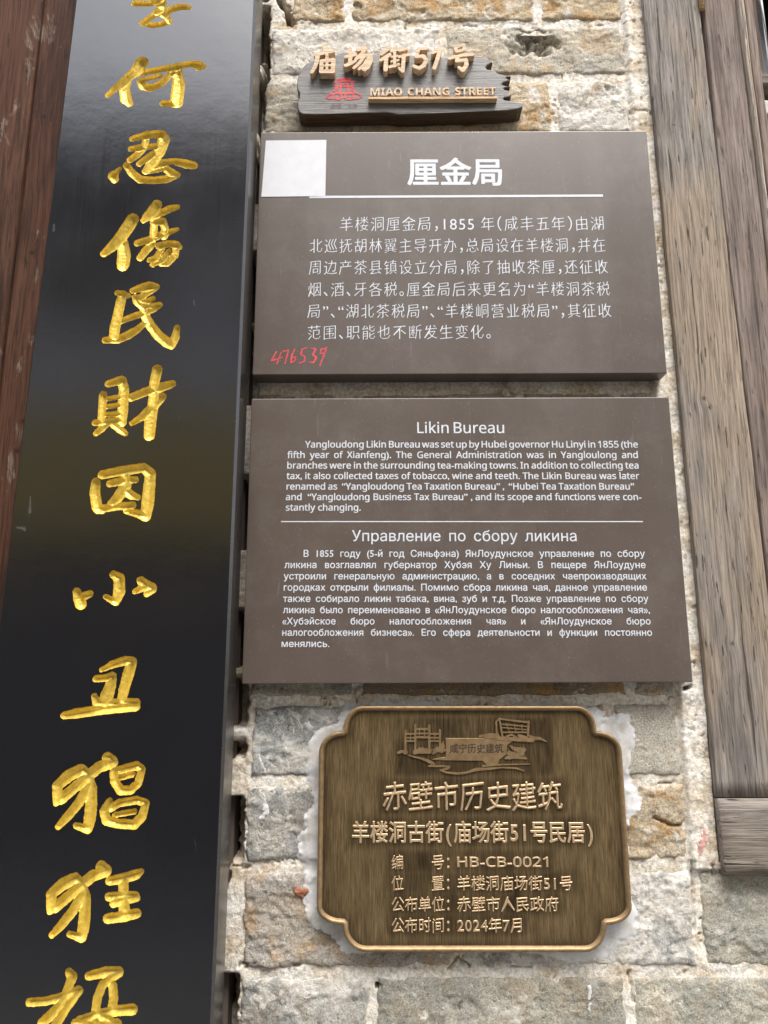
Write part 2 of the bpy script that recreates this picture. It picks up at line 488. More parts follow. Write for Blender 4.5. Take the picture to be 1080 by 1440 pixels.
def m_smear():
    t = NT('white_cement'); c = t.coord()
    a = t.noise(c, 35, 6, .6)
    col = t.ramp(a, [(.36, (.54, .52, .49)), (.48, (.70, .70, .70)), (.65, (.80, .81, .83))])
    f = t.noise(c, 240, 4, .7)
    col = t.mix(1.0, col, t.ramp(f, [(.25, .82), (.7, 1.06)]), 'MULTIPLY')
    be_ = t.noise(c, 30, 8, .7)
    col = t.mix(t.ramp(be_, [(.53, 0), (.62, .6)]), col, (.58, .54, .47))
    t.bump(t.math('ADD', t.noise(c, 60, 4, .6), t.math('MULTIPLY', f, .6)), .28, .0015)
    return t.set(Base_Color=col, Roughness=.9, Specular_IOR_Level=.2)

def m_wood(name, cols, axis='Z', fine=260, rough=.75, crack=.5, band=9, wear=None, seed=0.0, spec=.3, bumps=.5, knots=(), wander=.007):
    """cols: dark, mid, light, accent"""
    t = NT(name)
    st = {'Z': (1, 1, .045), 'X': (.045, 1, 1)}[axis]
    st2 = {'Z': (1, 1, .10), 'X': (.10, 1, 1)}[axis]
    tc = t.n('ShaderNodeTexCoord'); vec = tc.outputs['Object']
    # wander of the grain plus deflection round knots
    wob = t.n('ShaderNodeTexNoise'); wob.inputs['Scale'].default_value = 3.2; wob.inputs['Detail'].default_value = 2
    t.l(vec, wob.inputs['Vector'])
    ws = t.n('ShaderNodeVectorMath', operation='SCALE'); ws.inputs['Scale'].default_value = wander
    t.l(wob.outputs['Color'], ws.inputs[0])
    va = t.n('ShaderNodeVectorMath', operation='ADD'); t.l(vec, va.inputs[0]); t.l(ws.outputs[0], va.inputs[1])
    v = va.outputs[0]
    kdark = None
    for kx, ky, kz, kr in knots:
        d = t.n('ShaderNodeVectorMath', operation='DISTANCE'); t.l(vec, d.inputs[0]); d.inputs[1].default_value = (kx, ky, kz)
        g = t.math('POWER', 2.718, t.math('MULTIPLY', t.math('POWER', t.math('DIVIDE', d.outputs['Value'], kr*2.2), 2), -1.0))
        pv = t.n('ShaderNodeVectorMath', operation='SCALE'); pv.inputs[0].default_value = (.5, 0, .5); t.l(t.math('MULTIPLY', g, kr*1.1), pv.inputs['Scale'])
        v2 = t.n('ShaderNodeVectorMath', operation='ADD'); t.l(v, v2.inputs[0]); t.l(pv.outputs[0], v2.inputs[1]); v = v2.outputs[0]
        k = t.math('POWER', 2.718, t.math('MULTIPLY', t.math('POWER', t.math('DIVIDE', d.outputs['Value'], kr*.55), 2), -1.0))
        kdark = k if kdark is None else t.math('MAXIMUM', kdark, k)
    def mp(s, o):
        m = t.n('ShaderNodeMapping'); m.inputs['Scale'].default_value = s; m.inputs['Location'].default_value = (seed+o, seed*.7, seed*.3+o)
        t.l(v, m.inputs['Vector']); return m.outputs[0]
    b = t.noise(mp(st2, 0), band*5.5, 5, .6, .25)
    g = t.noise(mp(st, 3), fine*1.15, 7, .72, .1)
    fg = t.noise(mp({'Z': (1, 1, .02), 'X': (.02, 1, 1)}[axis], 5), fine*2.1, 3, .6)
    pa = t.noise(mp((1, 1, .35) if axis == 'Z' else (.35, 1, 1), 9), 7, 4, .6)
    col = t.ramp(b, [(.36, cols[0]), (.48, cols[1]), (.61, cols[2])])
    col = t.mix(t.ramp(pa, [(.44, 0), (.58, .85)]), col, cols[3])
    col = t.mix(1.0, col, t.ramp(g, [(.40, .62), (.50, 1.0), (.62, 1.20)]), 'MULTIPLY')
    col = t.mix(1.0, col, t.ramp(fg, [(.34, .72), (.66, 1.22)]), 'MULTIPLY')
    ck = t.noise(mp({'Z': (1, 1, .11), 'X': (.11, 1, 1)}[axis], 13), fine*.9, 3, .5)
    ck2 = t.noise(mp({'Z': (1, 1, .02), 'X': (.02, 1, 1)}[axis], 17), fine*.55, 3, .5)
    cm = t.math('MULTIPLY', t.math('MAXIMUM', t.ramp(ck, [(.30, 1), (.36, 0)]), t.ramp(ck2, [(.315, 1), (.335, 0)])), crack)
    col = t.mix(cm, col, (.022, .016, .011))
    if kdark is not None: col = t.mix(t.math('MULTIPLY', kdark, .8), col, tuple(x*.25 for x in cols[0]))
    if wear:
        wv = t.noise(mp((1, 1, .4), 21), 26, 6, .65, .5)
        wm = t.math('MULTIPLY', t.ramp(wv, [(wear[0], 0), (wear[0]+.06, 1)]), wear[1])
        wm = t.math('MULTIPLY', wm, t.ramp(fg, [(.4, .2), (.6, 1)]))
        col = t.mix(wm, col, wear[2])
    h = t.math('ADD', t.math('MULTIPLY', g, 1.0), t.math('MULTIPLY', fg, .5))
    h = t.math('SUBTRACT', h, t.math('MULTIPLY', cm, 1.6))
    t.bump(h, bumps, .0016)
    return t.set(Base_Color=col, Roughness=rough, Specular_IOR_Level=spec)

def m_lacquer():
    t = NT('black_lacquer'); c = t.coord()
    br = t.noise(t.coord((1, 1, .02)), 420, 3, .6)
    cl = t.noise(c, 9, 5, .6)
    dust = t.noise(c, 700, 2, .6)
    col = t.mix(t.ramp(dust, [(.74, 0), (.80, .35)]), (.0055, .006, .0078), (.25, .25, .26))
    sn = t.noise(t.coord((1, 1, .5), (2, 5, 1), (0, .9, 0)), 9, 2, .4)
    sm_ = t.noise(t.coord((1, 1, 1), (7, 3, 5)), 24, 2, .5)
    scr = t.math('MULTIPLY', t.ramp(sn, [(.4975, 0), (.5, 1), (.5025, 0)]), t.ramp(sm_, [(.66, 0), (.70, .7)]))
    col = t.mix(t.math('MULTIPLY', scr, .5), col, (.20, .20, .21))
    r = t.math('ADD', t.math('MULTIPLY', cl, .16), t.math('MULTIPLY', br, .10))
    r = t.math('ADD', r, .05)
    t.bump(t.math('ADD', t.math('MULTIPLY', br, .06), t.math('MULTIPLY', cl, 3.0)), .16, .0016)
    return t.set(Base_Color=col, Roughness=r, IOR=1.75, Specular_IOR_Level=.6, Coat_Weight=.7, Coat_Roughness=.16, Coat_IOR=1.5)

def m_gold():
    t = NT('gold_leaf'); c = t.coord()
    a = t.noise(c, 130, 5, .65)
    col = t.ramp(a, [(.34, (.66, .44, .05)), (.5, (.78, .56, .085)), (.66, (.86, .66, .14))])
    d = t.noise(c, 260, 3, .6)
    col = t.mix(t.ramp(d, [(.24, .5), (.30, 0)]), col, (.12, .075, .015))
    t.bump(t.math('ADD', a, d), .12, .0010)
    return t.set(Base_Color=col, Roughness=.36, Metallic=.3, Specular_IOR_Level=.6)

def m_sign():
    t = NT('brown_enamel'); c = t.coord()
    a = t.noise(c, 6, 5, .6)
    col = t.ramp(a, [(.36, (.086, .066, .055)), (.64, (.100, .078, .066))])
    sp = t.noise(c, 520, 2, .5)
    col = t.mix(t.ramp(sp, [(.69, 0), (.75, .4)]), col, (.42, .40, .38))
    sc = t.noise(t.coord((1, 1, .12), (3, 0, 0), (0, .5, 0)), 130, 2, .5)
    col = t.mix(t.ramp(sc, [(.70, 0), (.76, .10)]), col, (.4, .38, .36))
    st = t.noise(t.coord((1, 1, .15)), 18, 5, .6)
    du = t.noise(c, 14, 8, .7)
    col = t.mix(t.ramp(du, [(.48, 0), (.68, .11)]), col, (.34, .32, .30))
    rs = t.noise(t.coord((1, 1, .04)), 60, 4, .6)
    col = t.mix(t.ramp(rs, [(.54, 0), (.66, .02)]), col, (.32, .30, .28))
    r = t.math('ADD', t.math('MULTIPLY', st, .22), .27)
    t.bump(t.math('ADD', t.noise(c, 900, 2), t.math('MULTIPLY', a, 1.5)), .05, .0006)
    return t.set(Base_Color=col, Roughness=r, Specular_IOR_Level=.65)

def m_bronze(name, field, lo=(.22, .145, .073), hi=(.34, .235, .125)):
    t = NT(name); c = t.coord()
    br = t.noise(t.coord((1, 1, .055)), 520, 5, .70)
    br2 = t.noise(t.coord((1, 1, .12), (4, 0, 2)), 70, 4, .6)
    if field:
        col = t.ramp(br, [(.36, (.15, .102, .048)), (.48, (.25, .176, .086)), (.60, (.35, .252, .126)), (.72, (.43, .325, .172))])
        col = t.mix(t.ramp(br2, [(.4, .35), (.55, 0)]), col, (.12, .082, .038))
        pt = t.attr('patina', 'GEOMETRY', 'Fac')
        col = t.mix(t.math('MULTIPLY', pt, t.ramp(br, [(.25, .95), (.7, .62)])), col, (.030, .019, .012))
        t.bump(br, .35, .0006)
        return t.set(Base_Color=col, Roughness=.38, Metallic=.7, Specular_IOR_Level=.5)
    a = t.noise(c, 120, 4, .6)
    col = t.ramp(a, [(.3, lo), (.7, hi)])
    t.bump(a, .15, .0006)
    return t.set(Base_Color=col, Roughness=.45, Metallic=.5, Specular_IOR_Level=.4)

M = {}
M['brick'] = m_brick(); M['mortar'] = m_mortar(); M['smear'] = m_smear()
M['lacquer'] = m_lacquer(); M['gold'] = m_gold(); M['sign'] = m_sign()
M['bronze'] = m_bronze('brushed_bronze', True); M['bronze_hi'] = m_bronze('polished_bronze', False)
M['bronze_let'] = m_bronze('worn_bright_bronze', False, (.48, .34, .20), (.64, .48, .30))
M['white'] = m_plain('white_print', (.62, .65, .70), .5, vary=.08)
M['red_ink'] = m_plain('red_marker', (.62, .06, .08), .5, vary=.35, scale=300)
M['red_paint'] = m_plain('red_paint', (.66, .045, .055), .55, vary=.3, scale=400)
M['dark_red'] = m_plain('faded_red_paint', (.16, .06, .055), .6, vary=.3, scale=400)
M['paper'] = m_plain('sticker_paper', (.64, .65, .69), .5, vary=.05)
M['dark_ink'] = m_plain('dark_patina', (.05, .032, .02), .6)
M['chalk'] = m_plain('chalk', (.55, .53, .47), .95, vary=.3, scale=500)
M['chrome'] = m_plain('stainless_steel', (.72, .73, .75), .12, 1.0, vary=.03)
M['dark'] = m_plain('dark_interior', (.02, .018, .016), .9)
M['pinewood'] = m_wood('cut_pine', [(.50, .31, .15), (.62, .41, .22), (.70, .50, .30), (.66, .46, .27)], 'X', 500, .65, .0, 30, bumps=.2)
M['carved'] = m_wood('pale_cut_wood', [(.56, .40, .25), (.66, .50, .34), (.72, .57, .41), (.66, .49, .32)], 'X', 500, .6, .0, 30, bumps=.15)
M['plate'] = m_wood('dark_stained_wood', [(.11, .104, .098), (.135, .129, .123), (.17, .164, .158), (.145, .139, .133)], 'X', 420, .42, .25, 14, wear=(.66, .3, (.35, .33, .3)), bumps=.45, spec=.5)
M['ply_side'] = m_wood('brown_edge_wood', [(.06, .035, .02), (.09, .055, .03), (.13, .085, .05), (.09, .06, .035)], 'X', 400, .6, .3, 20)
KN = []
M['post'] = m_wood('weathered_post', [(.14, .126, .116), (.222, .198, .176), (.275, .25, .226), (.31, .245, .18)], 'Z', 250, .85, .75, 10, seed=1.3, bumps=.75,
                   knots=[(p.x, p.y, p.z, r) for p, r in ((P(948, 175, -.016), .004), (P(990, 560, -.016), .006), (P(1030, 905, -.016), .005))])
_k = [P(1016, 204, -.03), P(1052, 231, -.03), P(1036, 97, -.03), P(1068, 585, -.03)]
M['jamb'] = m_wood('weathered_jamb', [(.135, .106, .094), (.20, .160, .140), (.245, .20, .178), (.25, .178, .132)], 'Z', 240, .85, .55, 9, seed=4.1, bumps=.6,
                   knots=[(p.x, p.y, p.z, r) for p, r in zip(_k, (.007, .005, .004, .005))])
M['block'] = m_wood('weathered_block', [(.15, .13, .115), (.215, .188, .162), (.265, .235, .205), (.235, .20, .162)], 'X', 260, .88, .9, 11, seed=7.7, bumps=.8)
_k2 = [P(62, 164, -.02), P(45, 355, -.02), P(33, 592, -.02), P(24, 634, -.02)]
M['plank'] = m_wood('red_brown_plank', [(.036, .017, .011), (.070, .032, .019), (.108, .052, .031), (.090, .039, .023)], 'Z', 210, .72, .6, 9,
                    wear=(.60, .7, (.30, .25, .20)), seed=2.2, bumps=.5, spec=.15, knots=[(p.x, p.y, p.z, .006) for p in _k2])
M['rail'] = m_wood('grey_rail', [(.14, .12, .10), (.19, .165, .14), (.24, .21, .18), (.2, .17, .14)], 'X', 260, .85, .5, 11, seed=5.5)
M['paving'] = m_plain('street_stone', (.24, .23, .21), .85, vary=.3, scale=3)
M['plaster'] = m_plain('lime_plaster', (.76, .72, .74), .9, vary=.2, scale=3)
M['oldwood'] = m_plain('old_dark_wood', (.15, .122, .108), .7, vary=.4, scale=4)
M['ochrewood'] = m_plain('ochre_wood', (.70, .50, .13), .7, vary=.3, scale=5)
M['tile'] = m_plain('grey_roof_tile', (.10, .10, .105), .8, vary=.3, scale=8)

# ------------------------------------------------------------------ ground and far side of the street (lights and mirrors the wall)
setp(box('street', -14, 14, -14, .25, -.2, 0, M['paving']), kind='structure')
def opposite_house():
    y = -5.1
    h = thing('shop_house', 'two-storey timber shop house across the lane from the signs', 'house', (-1.5, y, 0))
    x0, x1 = -7.0, 5.0
    box('wall', x0, x1, y-4, y-.06, 0, 6.1, M['plaster'], h)
    box('lintel', x0, x1, y-.058, y+.10, 2.6, 3.7, M['ochrewood'], h)
    k = 0; x = x0+.1
    while x < x1-.5:
        box('door_panel', x, x+.52, y-.055, y+.03, .12, 2.57, M['oldwood'], h, .01); x += .55
    x = x0+.2
    while x < x1-.9:
        w = box('window', x, x+1.0, y-.055, y+.04, 4.5, 5.3, M['oldwood'], h, .01)
        for i in range(4): box('window_bar', x+.1+i*.2, x+.14+i*.2, y+.045, y+.07, 4.6, 5.2, M['ochrewood'], w)
        x += 1.9
    box('eave_beam', x0, x1, y-.05, y+.16, 5.5, 5.76, M['oldwood'], h)
    bm = bmesh.new()
    pr = [(y+.80, 5.78), (y+.80, 5.90), (y-3.2, 7.7), (y-3.2, 7.55)]
    a = [bm.verts.new((x0-.3, p, q)) for p, q in pr]; b = [bm.verts.new((x1+.3, p, q)) for p, q in pr]
    bm.faces.new(a); bm.faces.new(b)
    for i in range(4): bm.faces.new((a[i], a[(i+1) % 4], b[(i+1) % 4], b[i]))
    bm_obj('roof', bm, M['tile'], h)
opposite_house()

# ------------------------------------------------------------------ brick wall
ZJ = [0.0, .12, .24, .36, .48, .60, .72, .845, .97, 1.0945, 1.2192, 1.3444, 1.4517, 1.556, 1.668, 1.780, 1.893, 2.005, 2.112, 2.219, 2.327, 2.434,
      2.542, 2.646, 2.752, 2.86, 2.967, 3.075, 3.18]
def jx(*px, y): return [PXZ(p, y, 0)[0] for p in px]
XL, XR = -.186, .399
XFAR = 1.35
T = {  # tint, second tint, lime share, ochre share
 'och': ((.58, .46, .30), (.52, .44, .32), .46, .9), 'lime': ((.56, .52, .44), (.48, .44, .37), .86, .4),
 'beige': ((.54, .49, .39), (.45, .42, .36), .42, .45), 'grey': ((.36, .365, .35), (.46, .445, .40), .62, .15),
 'blue': ((.35, .37, .37), (.46, .465, .44), .58, .10), 'warm': ((.53, .475, .40), (.43, .40, .36), .44, .5),
 'green': ((.39, .385, .33), (.46, .435, .36), .44, .2), 'brown': ((.40, .31, .20), (.28, .24, .19), .34, .8), 'flaked': ((.30, .31, .305), (.38, .385, .37), .78, .1), 'smooth': ((.52, .485, .41), (.47, .44, .37), .40, .15)}
LAY = {}
def lay(k, xs, kinds): LAY[k] = (xs, kinds)
rng = random.Random(5)
for k in range(len(ZJ)-1):
    right = XFAR if ZJ[k+1] < 1.36 else XR
    xs = [XL]; x = XL+rng.choice([.13, .27, .2])
    while x < right-.1: xs.append(x); x += .29+rng.uniform(-.02, .02)
    xs.append(right)
    lay(k, xs, [rng.choice(['beige', 'grey', 'och', 'warm', 'blue', 'brown']) for _ in xs[1:]])
KZ = {round(z, 4): i for i, z in enumerate(ZJ)}
lay(KZ[2.646], [XL+.035]+jx(491, 755, y=15)+[XR], ['och', 'och', 'och'])
lay(KZ[2.542], [XL+.002]+jx(623, y=72)+[XR], ['lime', 'beige'])
lay(KZ[2.434], [XL-.006]+jx(500, 779, y=148)+[XR], ['beige', 'och', 'lime'])
lay(KZ[2.005], [XL, .07, .33, XR], ['beige', 'brown', 'brown'])
lay(KZ[1.893], [XL, .20, XR], ['beige', 'warm'])
lay(KZ[1.556], [XL]+jx(502, 886, y=970)+[XR], ['green', 'brown', 'beige'])
lay(KZ[1.4517], [XL+.004, .115, .305, XR], ['blue', 'beige', 'smooth'])
lay(KZ[1.3444], [XL, .05, .31, XR], ['grey', 'grey', 'och'])
lay(KZ[1.2192], [XL]+jx(640, 981, y=1290)+[.66, .95, XFAR], ['warm', 'flaked', 'green', 'green', 'grey', 'warm'])
lay(KZ[1.0945], [XL]+jx(524, 886, y=1400)+[.56, .83, 1.1, XFAR], ['grey', 'green', 'green', 'beige', 'grey', 'warm'])
# missing mortar and cracks: pixel polyline, half width in px
HOLES = [([(392, -5), (402, 12), (408, 33)], 4.0), ([(372, 38), (375, 70), (374, 112)], 4.5), ([(369, 118), (367, 135)], 3.0), ([(365, 160), (364, 215)], 3.0),
         ([(327, 1060), (324, 1066)], 4), ([(322, 1130), (321, 1170), (322, 1215)], 4.5), ([(322, 1217), (350, 1219)], 2.2), ([(319, 1222), (317, 1250)], 3.5),
         ([(314, 1388), (314, 1428)], 5.5), ([(530, 1386), (534, 1386)], 3.0), ([(884, 1368), (888, 1385), (891, 1410)], 2.0),
         ([(632, 1362), (645, 1346), (660, 1358)], 1.5), ([(335, 1357), (360, 1354)], 2.0), ([(925, 1102), (950, 1100)], 1.0), ([(973, 1210), (976, 1310)], 1.6),
         ([(960, 969), (967, 966)], 2.5), ([(920, 1150), (942, 1160), (955, 1161)], 1.5), ([(415, 1356), (420, 1358)], 2.0), ([(500, 968), (501, 990)], 1.0),
         ([(1000, 1215), (1003, 1230)], 1.6), ([(340, 1222), (346, 1222)], 2)]
HW = []
for pts, w in HOLES:
    q = [PXZ(a, b, 0) for a, b in pts]; HW.append((q, w*M_PX(*pts[0], 0)))
POT = [(*PXZ(750, 62, 0), .030, .015), (*PXZ(858, 130, 0), .014, .004), (*PXZ(500, 12, 0), .008, .006)]      # knocked-out places
def hole_depth(X, Z):
    D = np.zeros(np.shape(X)); wob = fbm(X*90, Z*90, 77, 3)
    for q, w in HW:
        for (ax, az), (bx, bz) in zip(q[:-1], q[1:]):
            dx, dz = bx-ax, bz-az
            t = np.clip(((X-ax)*dx+(Z-az)*dz)/(dx*dx+dz*dz+1e-12), 0, 1)
            d = np.hypot(X-ax-t*dx, Z-az-t*dz)-w*wob*.8
            D = np.maximum(D, sstep(w*1.25, w*.55, d)*(1.0 if w > .0021 else .09))
    return D
def brick_y(X, Z, b):
    x0, x1, z0, z1, sd, rough = b
    w = .0024
    e = np.minimum(np.minimum(X-x0-w*fbm(Z*40, sd, 3, 3), x1-X-w*fbm(Z*40, sd, 4, 3)), np.minimum(Z-z0-w*fbm(X*35, sd, 5, 3), z1-Z-w*fbm(X*35, sd, 6, 3)))
    cr = fbm(X*30+sd, Z*30, 8, 4)
    y = -.0030 - rough*(.0011*fbm(X*18+sd, Z*22, 9, 5) + .0009*fbm(X*150, Z*150, 10, 3))
    fl = fbm(X*13+sd*3, Z*20, 11, 4)
    y += rough*.0014*sstep(-.03, .02, fl) + rough*.0011*sstep(.23, .26, fbm(X*21, Z*26+sd, 12, 4)) - rough*.0009*sstep(.22, .25, fbm(X*30+9, Z*34+sd, 13, 3))
    y += .0075*np.exp(-np.clip(e, -.003, 1)/.0016) + .0016*np.exp(-np.clip(e, 0, 1)/.008)*(1+1.8*cr)
    for px, pz, r, dp in POT:
        d = np.hypot((X-px)*.62, Z-pz)-r*.30*fbm(X*60, Z*60, 15, 3)
        y += dp*sstep(r, r*.35, d)*(1+.6*fbm(X*110, Z*110, 16, 3))
    y += .055*hole_depth(X, Z)
    return y, e
def mortar_y(X, Z):
    y = .0008 - .0012*fbm(X*26, Z*38, 20, 4) - .0007*fbm(X*120, Z*120, 21, 3)
    ck = np.abs(gnoise(X*24+.6*fbm(X*60, Z*60, 22, 2), Z*20, 23))
    y += .006*sstep(.022, .006, ck)*sstep(.0, .3, gnoise(X*9, Z*9, 24))
    y += .06*hole_depth(X, Z)
    y -= .007*sstep(.396, .404, X)*(Z > 1.34)+.0015*sstep(.396, .404, X)*(Z > 1.34)*fbm(Z*14, X*60, 27, 3)
    # left end of the wall: mortar only survives in places
    keep = fbm(Z*9+3, Z*0, 25, 3)
    y += .05*sstep(XL-.001, XL-.007, X+.003*fbm(Z*80, X*80, 26, 2))*sstep(.15, -.05, keep)
    return y
BR = []
for k, (xs, kinds) in sorted(LAY.items()):
    for i in range(len(xs)-1):
        j = .0045
        BR.append((k, xs[i]+(j if i else 0), xs[i+1]-(j if i+2 < len(xs) else 0), ZJ[k]+.005, ZJ[k+1]-.005, kinds[i]))
wall = thing('brick_wall', 'old grey and ochre brick wall with crumbling lime mortar behind the signs', 'wall', (.1, 0, 0))
SIGNR = [(.1096-.3, .1096+.3, 2.2163-.2, 2.2163+.2), (.1093-.3, .1093+.3, 1.7798-.2, 1.7798+.2)]
GR = .0022
GX = np.arange(-.235, XFAR, GR); GZ = np.arange(1.08, 2.77, GR)
RASTER = None
def grid_faces(nx, nz):
    i = np.arange(nz-1)[:, None]*nx+np.arange(nx-1)[None, :]
    return np.stack([i, i+1, i+1+nx, i+nx], -1).reshape(-1, 4)
edge_px = np.full((len(GZ), len(GX)), -1.0); front = np.full(edge_px.shape, .1)
GXX, GZZ = np.meshgrid(GX, GZ)
for bi, (k, x0, x1, z0, z1, kind) in enumerate(BR):
    rough = {'smooth': .45, 'warm': 1.15, 'och': 1.05, 'blue': .9}.get(kind, .85)
    sd = bi*1.37+.5
    b = (x0, x1, z0, z1, sd, rough)
    vis = z1 > 1.1 and z0 < 2.76 and x0 < .75
    hid = any(x0 > s[0]-.01 and x1 < s[1]+.01 and z0 > s[2]-.01 and z1 < s[3]+.01 for s in SIGNR)
    res = GR if vis and not hid else .012
    m = .003
    xs = np.linspace(x0-m, x1+m, max(4, int((x1-x0)/res))); zs = np.linspace(z0-m, z1+m, max(4, int((z1-z0)/res)))
    X, Z = np.meshgrid(xs, zs)
    Y, e = brick_y(X, Z, b)
    nx, nz = len(xs), len(zs)
    V = np.c_[X.ravel(), Y.ravel(), Z.ravel()]
    Fq = grid_faces(nx, nz)
    # sides: border ring pushed into the wall
    ring = list(range(nx))+[r*nx+nx-1 for r in range(1, nz)]+[(nz-1)*nx+c for c in range(nx-2, -1, -1)]+[r*nx for r in range(nz-2, 0, -1)]
    back = V[ring].copy(); back[:, 1] = .10
    n0 = len(V); L = len(ring); r = np.array(ring); a = np.arange(L); bnx = (a+1) % L
    Fs = np.stack([r[bnx], r[a], n0+a, n0+bnx], -1)
    o = mesh_from('brick', np.concatenate([V, back]), np.concatenate([Fq, Fs]), M['brick'], wall, True)
    t1, t2, lime, och = T[kind]
    rr = random.Random(bi)
    g = 1+rr.uniform(-.08, .08)
    o['tint'] = [c*g*.95 for c in t1]; o['tint_two'] = [c*g*1.08 for c in t2]
    o['lime'] = lime+rr.uniform(-.04, .04); o['ochre'] = och; o['seed'] = sd
    if vis:
        ix = np.where((GX > x0-.004) & (GX < x1+.004))[0]; iz = np.where((GZ > z0-.004) & (GZ < z1+.004))[0]
        if len(ix) and len(iz):
            sl = np.ix_(iz, ix)
            yy, ee = brick_y(GXX[sl], GZZ[sl], b)
            front[sl] = np.minimum(front[sl], yy); edge_px[sl] = np.maximum(edge_px[sl], ee)
YM = mortar_y(GXX, GZZ)
# timber pieces stand right of XR above the sill course: no mortar behind them
solid = ~((GXX > .4345) & (GZZ > 1.352))
keep = (edge_px < .014) & solid
ck = keep[:-1, :-1] | keep[1:, :-1] | keep[:-1, 1:] | keep[1:, 1:]
ck &= (solid[:-1, :-1] & solid[1:, 1:])
Fm = grid_faces(len(GX), len(GZ))[ck.ravel()]
used = np.unique(Fm); rm = -np.ones(GXX.size, int); rm[used] = np.arange(len(used))
mesh_from('mortar', np.c_[GXX.ravel(), YM.ravel(), GZZ.ravel()][used], rm[Fm], M['mortar'], wall, True)
front = np.minimum(front, YM)
box('wall_core', -.19, XFAR, .045, .20, 0, 1.33, M['mortar'], wall)
box('wall_core', -.19, .4265, .0452, .20, 1.3301, 3.18, M['mortar'], wall)
box('mortar_bed', -.19, XFAR, .004, .044, 0, 1.085, M['mortar'], wall)
box('mortar_bed', -.19, .4265, .004, .044, 2.765, 3.18, M['mortar'], wall)
def wall_y(X, Z):
    fx = np.clip((np.asarray(X)-GX[0])/GR, 0, len(GX)-1.001); fz = np.clip((np.asarray(Z)-GZ[0])/GR, 0, len(GZ)-1.001)
    i, j = fz.astype(int), fx.astype(int); a, b = fx-j, fz-i
    return (front[i, j]*(1-a)+front[i, j+1]*a)*(1-b)+(front[i+1, j]*(1-a)+front[i+1, j+1]*a)*b
def room():
    bm = bmesh.new()
    for x0, x1, y0, y1, z0, z1 in ((-2.2, 2.4, 1.4, 1.5, 0, 3.6), (-2.2, 2.4, .21, 1.399, 3.5, 3.6), (-2.2, 2.4, .21, .25, 3.20, 3.499), (2.3, 2.4, .0, 1.399, 0, 3.499), (-2.2, -2.1, .0, 1.399, 0, 3.499)):
        r = bmesh.ops.create_cube(bm, size=1)
        for v in r['verts']: v.co = Vector(((x0+x1)/2+v.co.x*(x1-x0), (y0+y1)/2+v.co.y*(y1-y0), (z0+z1)/2+v.co.z*(z1-z0)))
    return bm_obj('room', bm, M['dark'])
setp(room(), kind='structure')

# ------------------------------------------------------------------ bronze plaque
YB = -.020
def zp(u, v): return 420+u/2.16, 970+v/2.16
def arc(p0, p1, bulge, n=8):
    """convex elliptical quarter from p0 to p1; bulge 'h': leaves p0 horizontally"""
    out = []
    for i in range(n+1):
        a = i/n*math.pi/2
        if bulge == 'h': x = p0[0]+(p1[0]-p0[0])*math.sin(a); y = p1[1]+(p0[1]-p1[1])*math.cos(a)
        else: y = p0[1]+(p1[1]-p0[1])*math.sin(a); x = p1[0]+(p0[0]-p1[0])*math.cos(a)
        out.append((x, y))
    return out
ol = arc((62, 190), (133, 126), 'v')+arc((135, 124), (195, 49), 'v')
ol += arc((845, 49), (905, 124), 'h')+arc((907, 126), (982, 190), 'h')
ol += arc((1012, 660), (938, 714), 'v')+arc((936, 716), (870, 797), 'v')
ol += arc((205, 797), (134, 716), 'h')+arc((132, 714), (55, 660), 'h')
opts = [PXZ(*zp(*p), YB) for p in ol]
pc = np.mean(opts, 0)
def inset(pts, d):
    pts = np.array(pts); n = len(pts); out = []
    for i in range(n):
        a, b, c = pts[i-1], pts[i], pts[(i+1) % n]
        t1 = (b-a)/(np.linalg.norm(b-a)+1e-9); t2 = (c-b)/(np.linalg.norm(c-b)+1e-9)
        nn = np.array([t1[1]+t2[1], -(t1[0]+t2[0])]); L = np.linalg.norm(nn)
        nn = nn/L; k = d/max(.55, abs(nn @ np.array([t1[1], -t1[0]])))
        out.append(b+nn*k)
    return out
plaque = thing('bronze_plaque', 'brushed bronze plaque with scalloped corners and raised lettering, fixed below the brown signs', 'plaque', (float(pc[0]), 0, float(min(p[1] for p in opts))))
def sweep_rim():
    prof = [(.0, .0, .012), (.0, -.0002, 0.0), (.0008, -.0014, 0), (.0024, -.0020, 0), (.0042, -.0016, 0), (.0054, .0002, 0), (.0066, .0026, 0)]
    V = []; n = len(opts)
    rows = []
    for d, y, ex in prof:
        pts = inset(opts, d) if d else [np.array(p) for p in opts]
        rows.append([(p[0], YB+y+ex, p[1]) for p in pts])
    for r in rows: V += r
    Fc = []
    for k in range(len(rows)-1):
        for i in range(n):
            j = (i+1) % n; Fc.append((k*n+i, k*n+j, (k+1)*n+j, (k+1)*n+i))
    o = mesh_from('rim', V, Fc, M['bronze_hi'], plaque)
    bm = bmesh.new(); bm.from_mesh(o.data); bmesh.ops.recalc_face_normals(bm, faces=bm.faces[:]); bm.to_mesh(o.data); bm.free()
    for p in o.data.polygons: p.use_smooth = True
sweep_rim()
YF = YB+.0026
inn = inset(opts, .0064)
def poly_sdf(pts, X, Z):
    pts = np.array(pts); d = np.full(X.shape, 1e9); s = np.zeros(X.shape, bool)
    for a, b in zip(pts, np.roll(pts, -1, 0)):
        e = b-a; t = np.clip(((X-a[0])*e[0]+(Z-a[1])*e[1])/(e @ e+1e-12), 0, 1)
        d = np.minimum(d, np.hypot(X-a[0]-t*e[0], Z-a[1]-t*e[1]))
        c = ((a[1] > Z) != (b[1] > Z)) & (X < e[0]*(Z-a[1])/(e[1]+1e-15)+a[0]); s ^= c
    return np.where(s, d, -d)
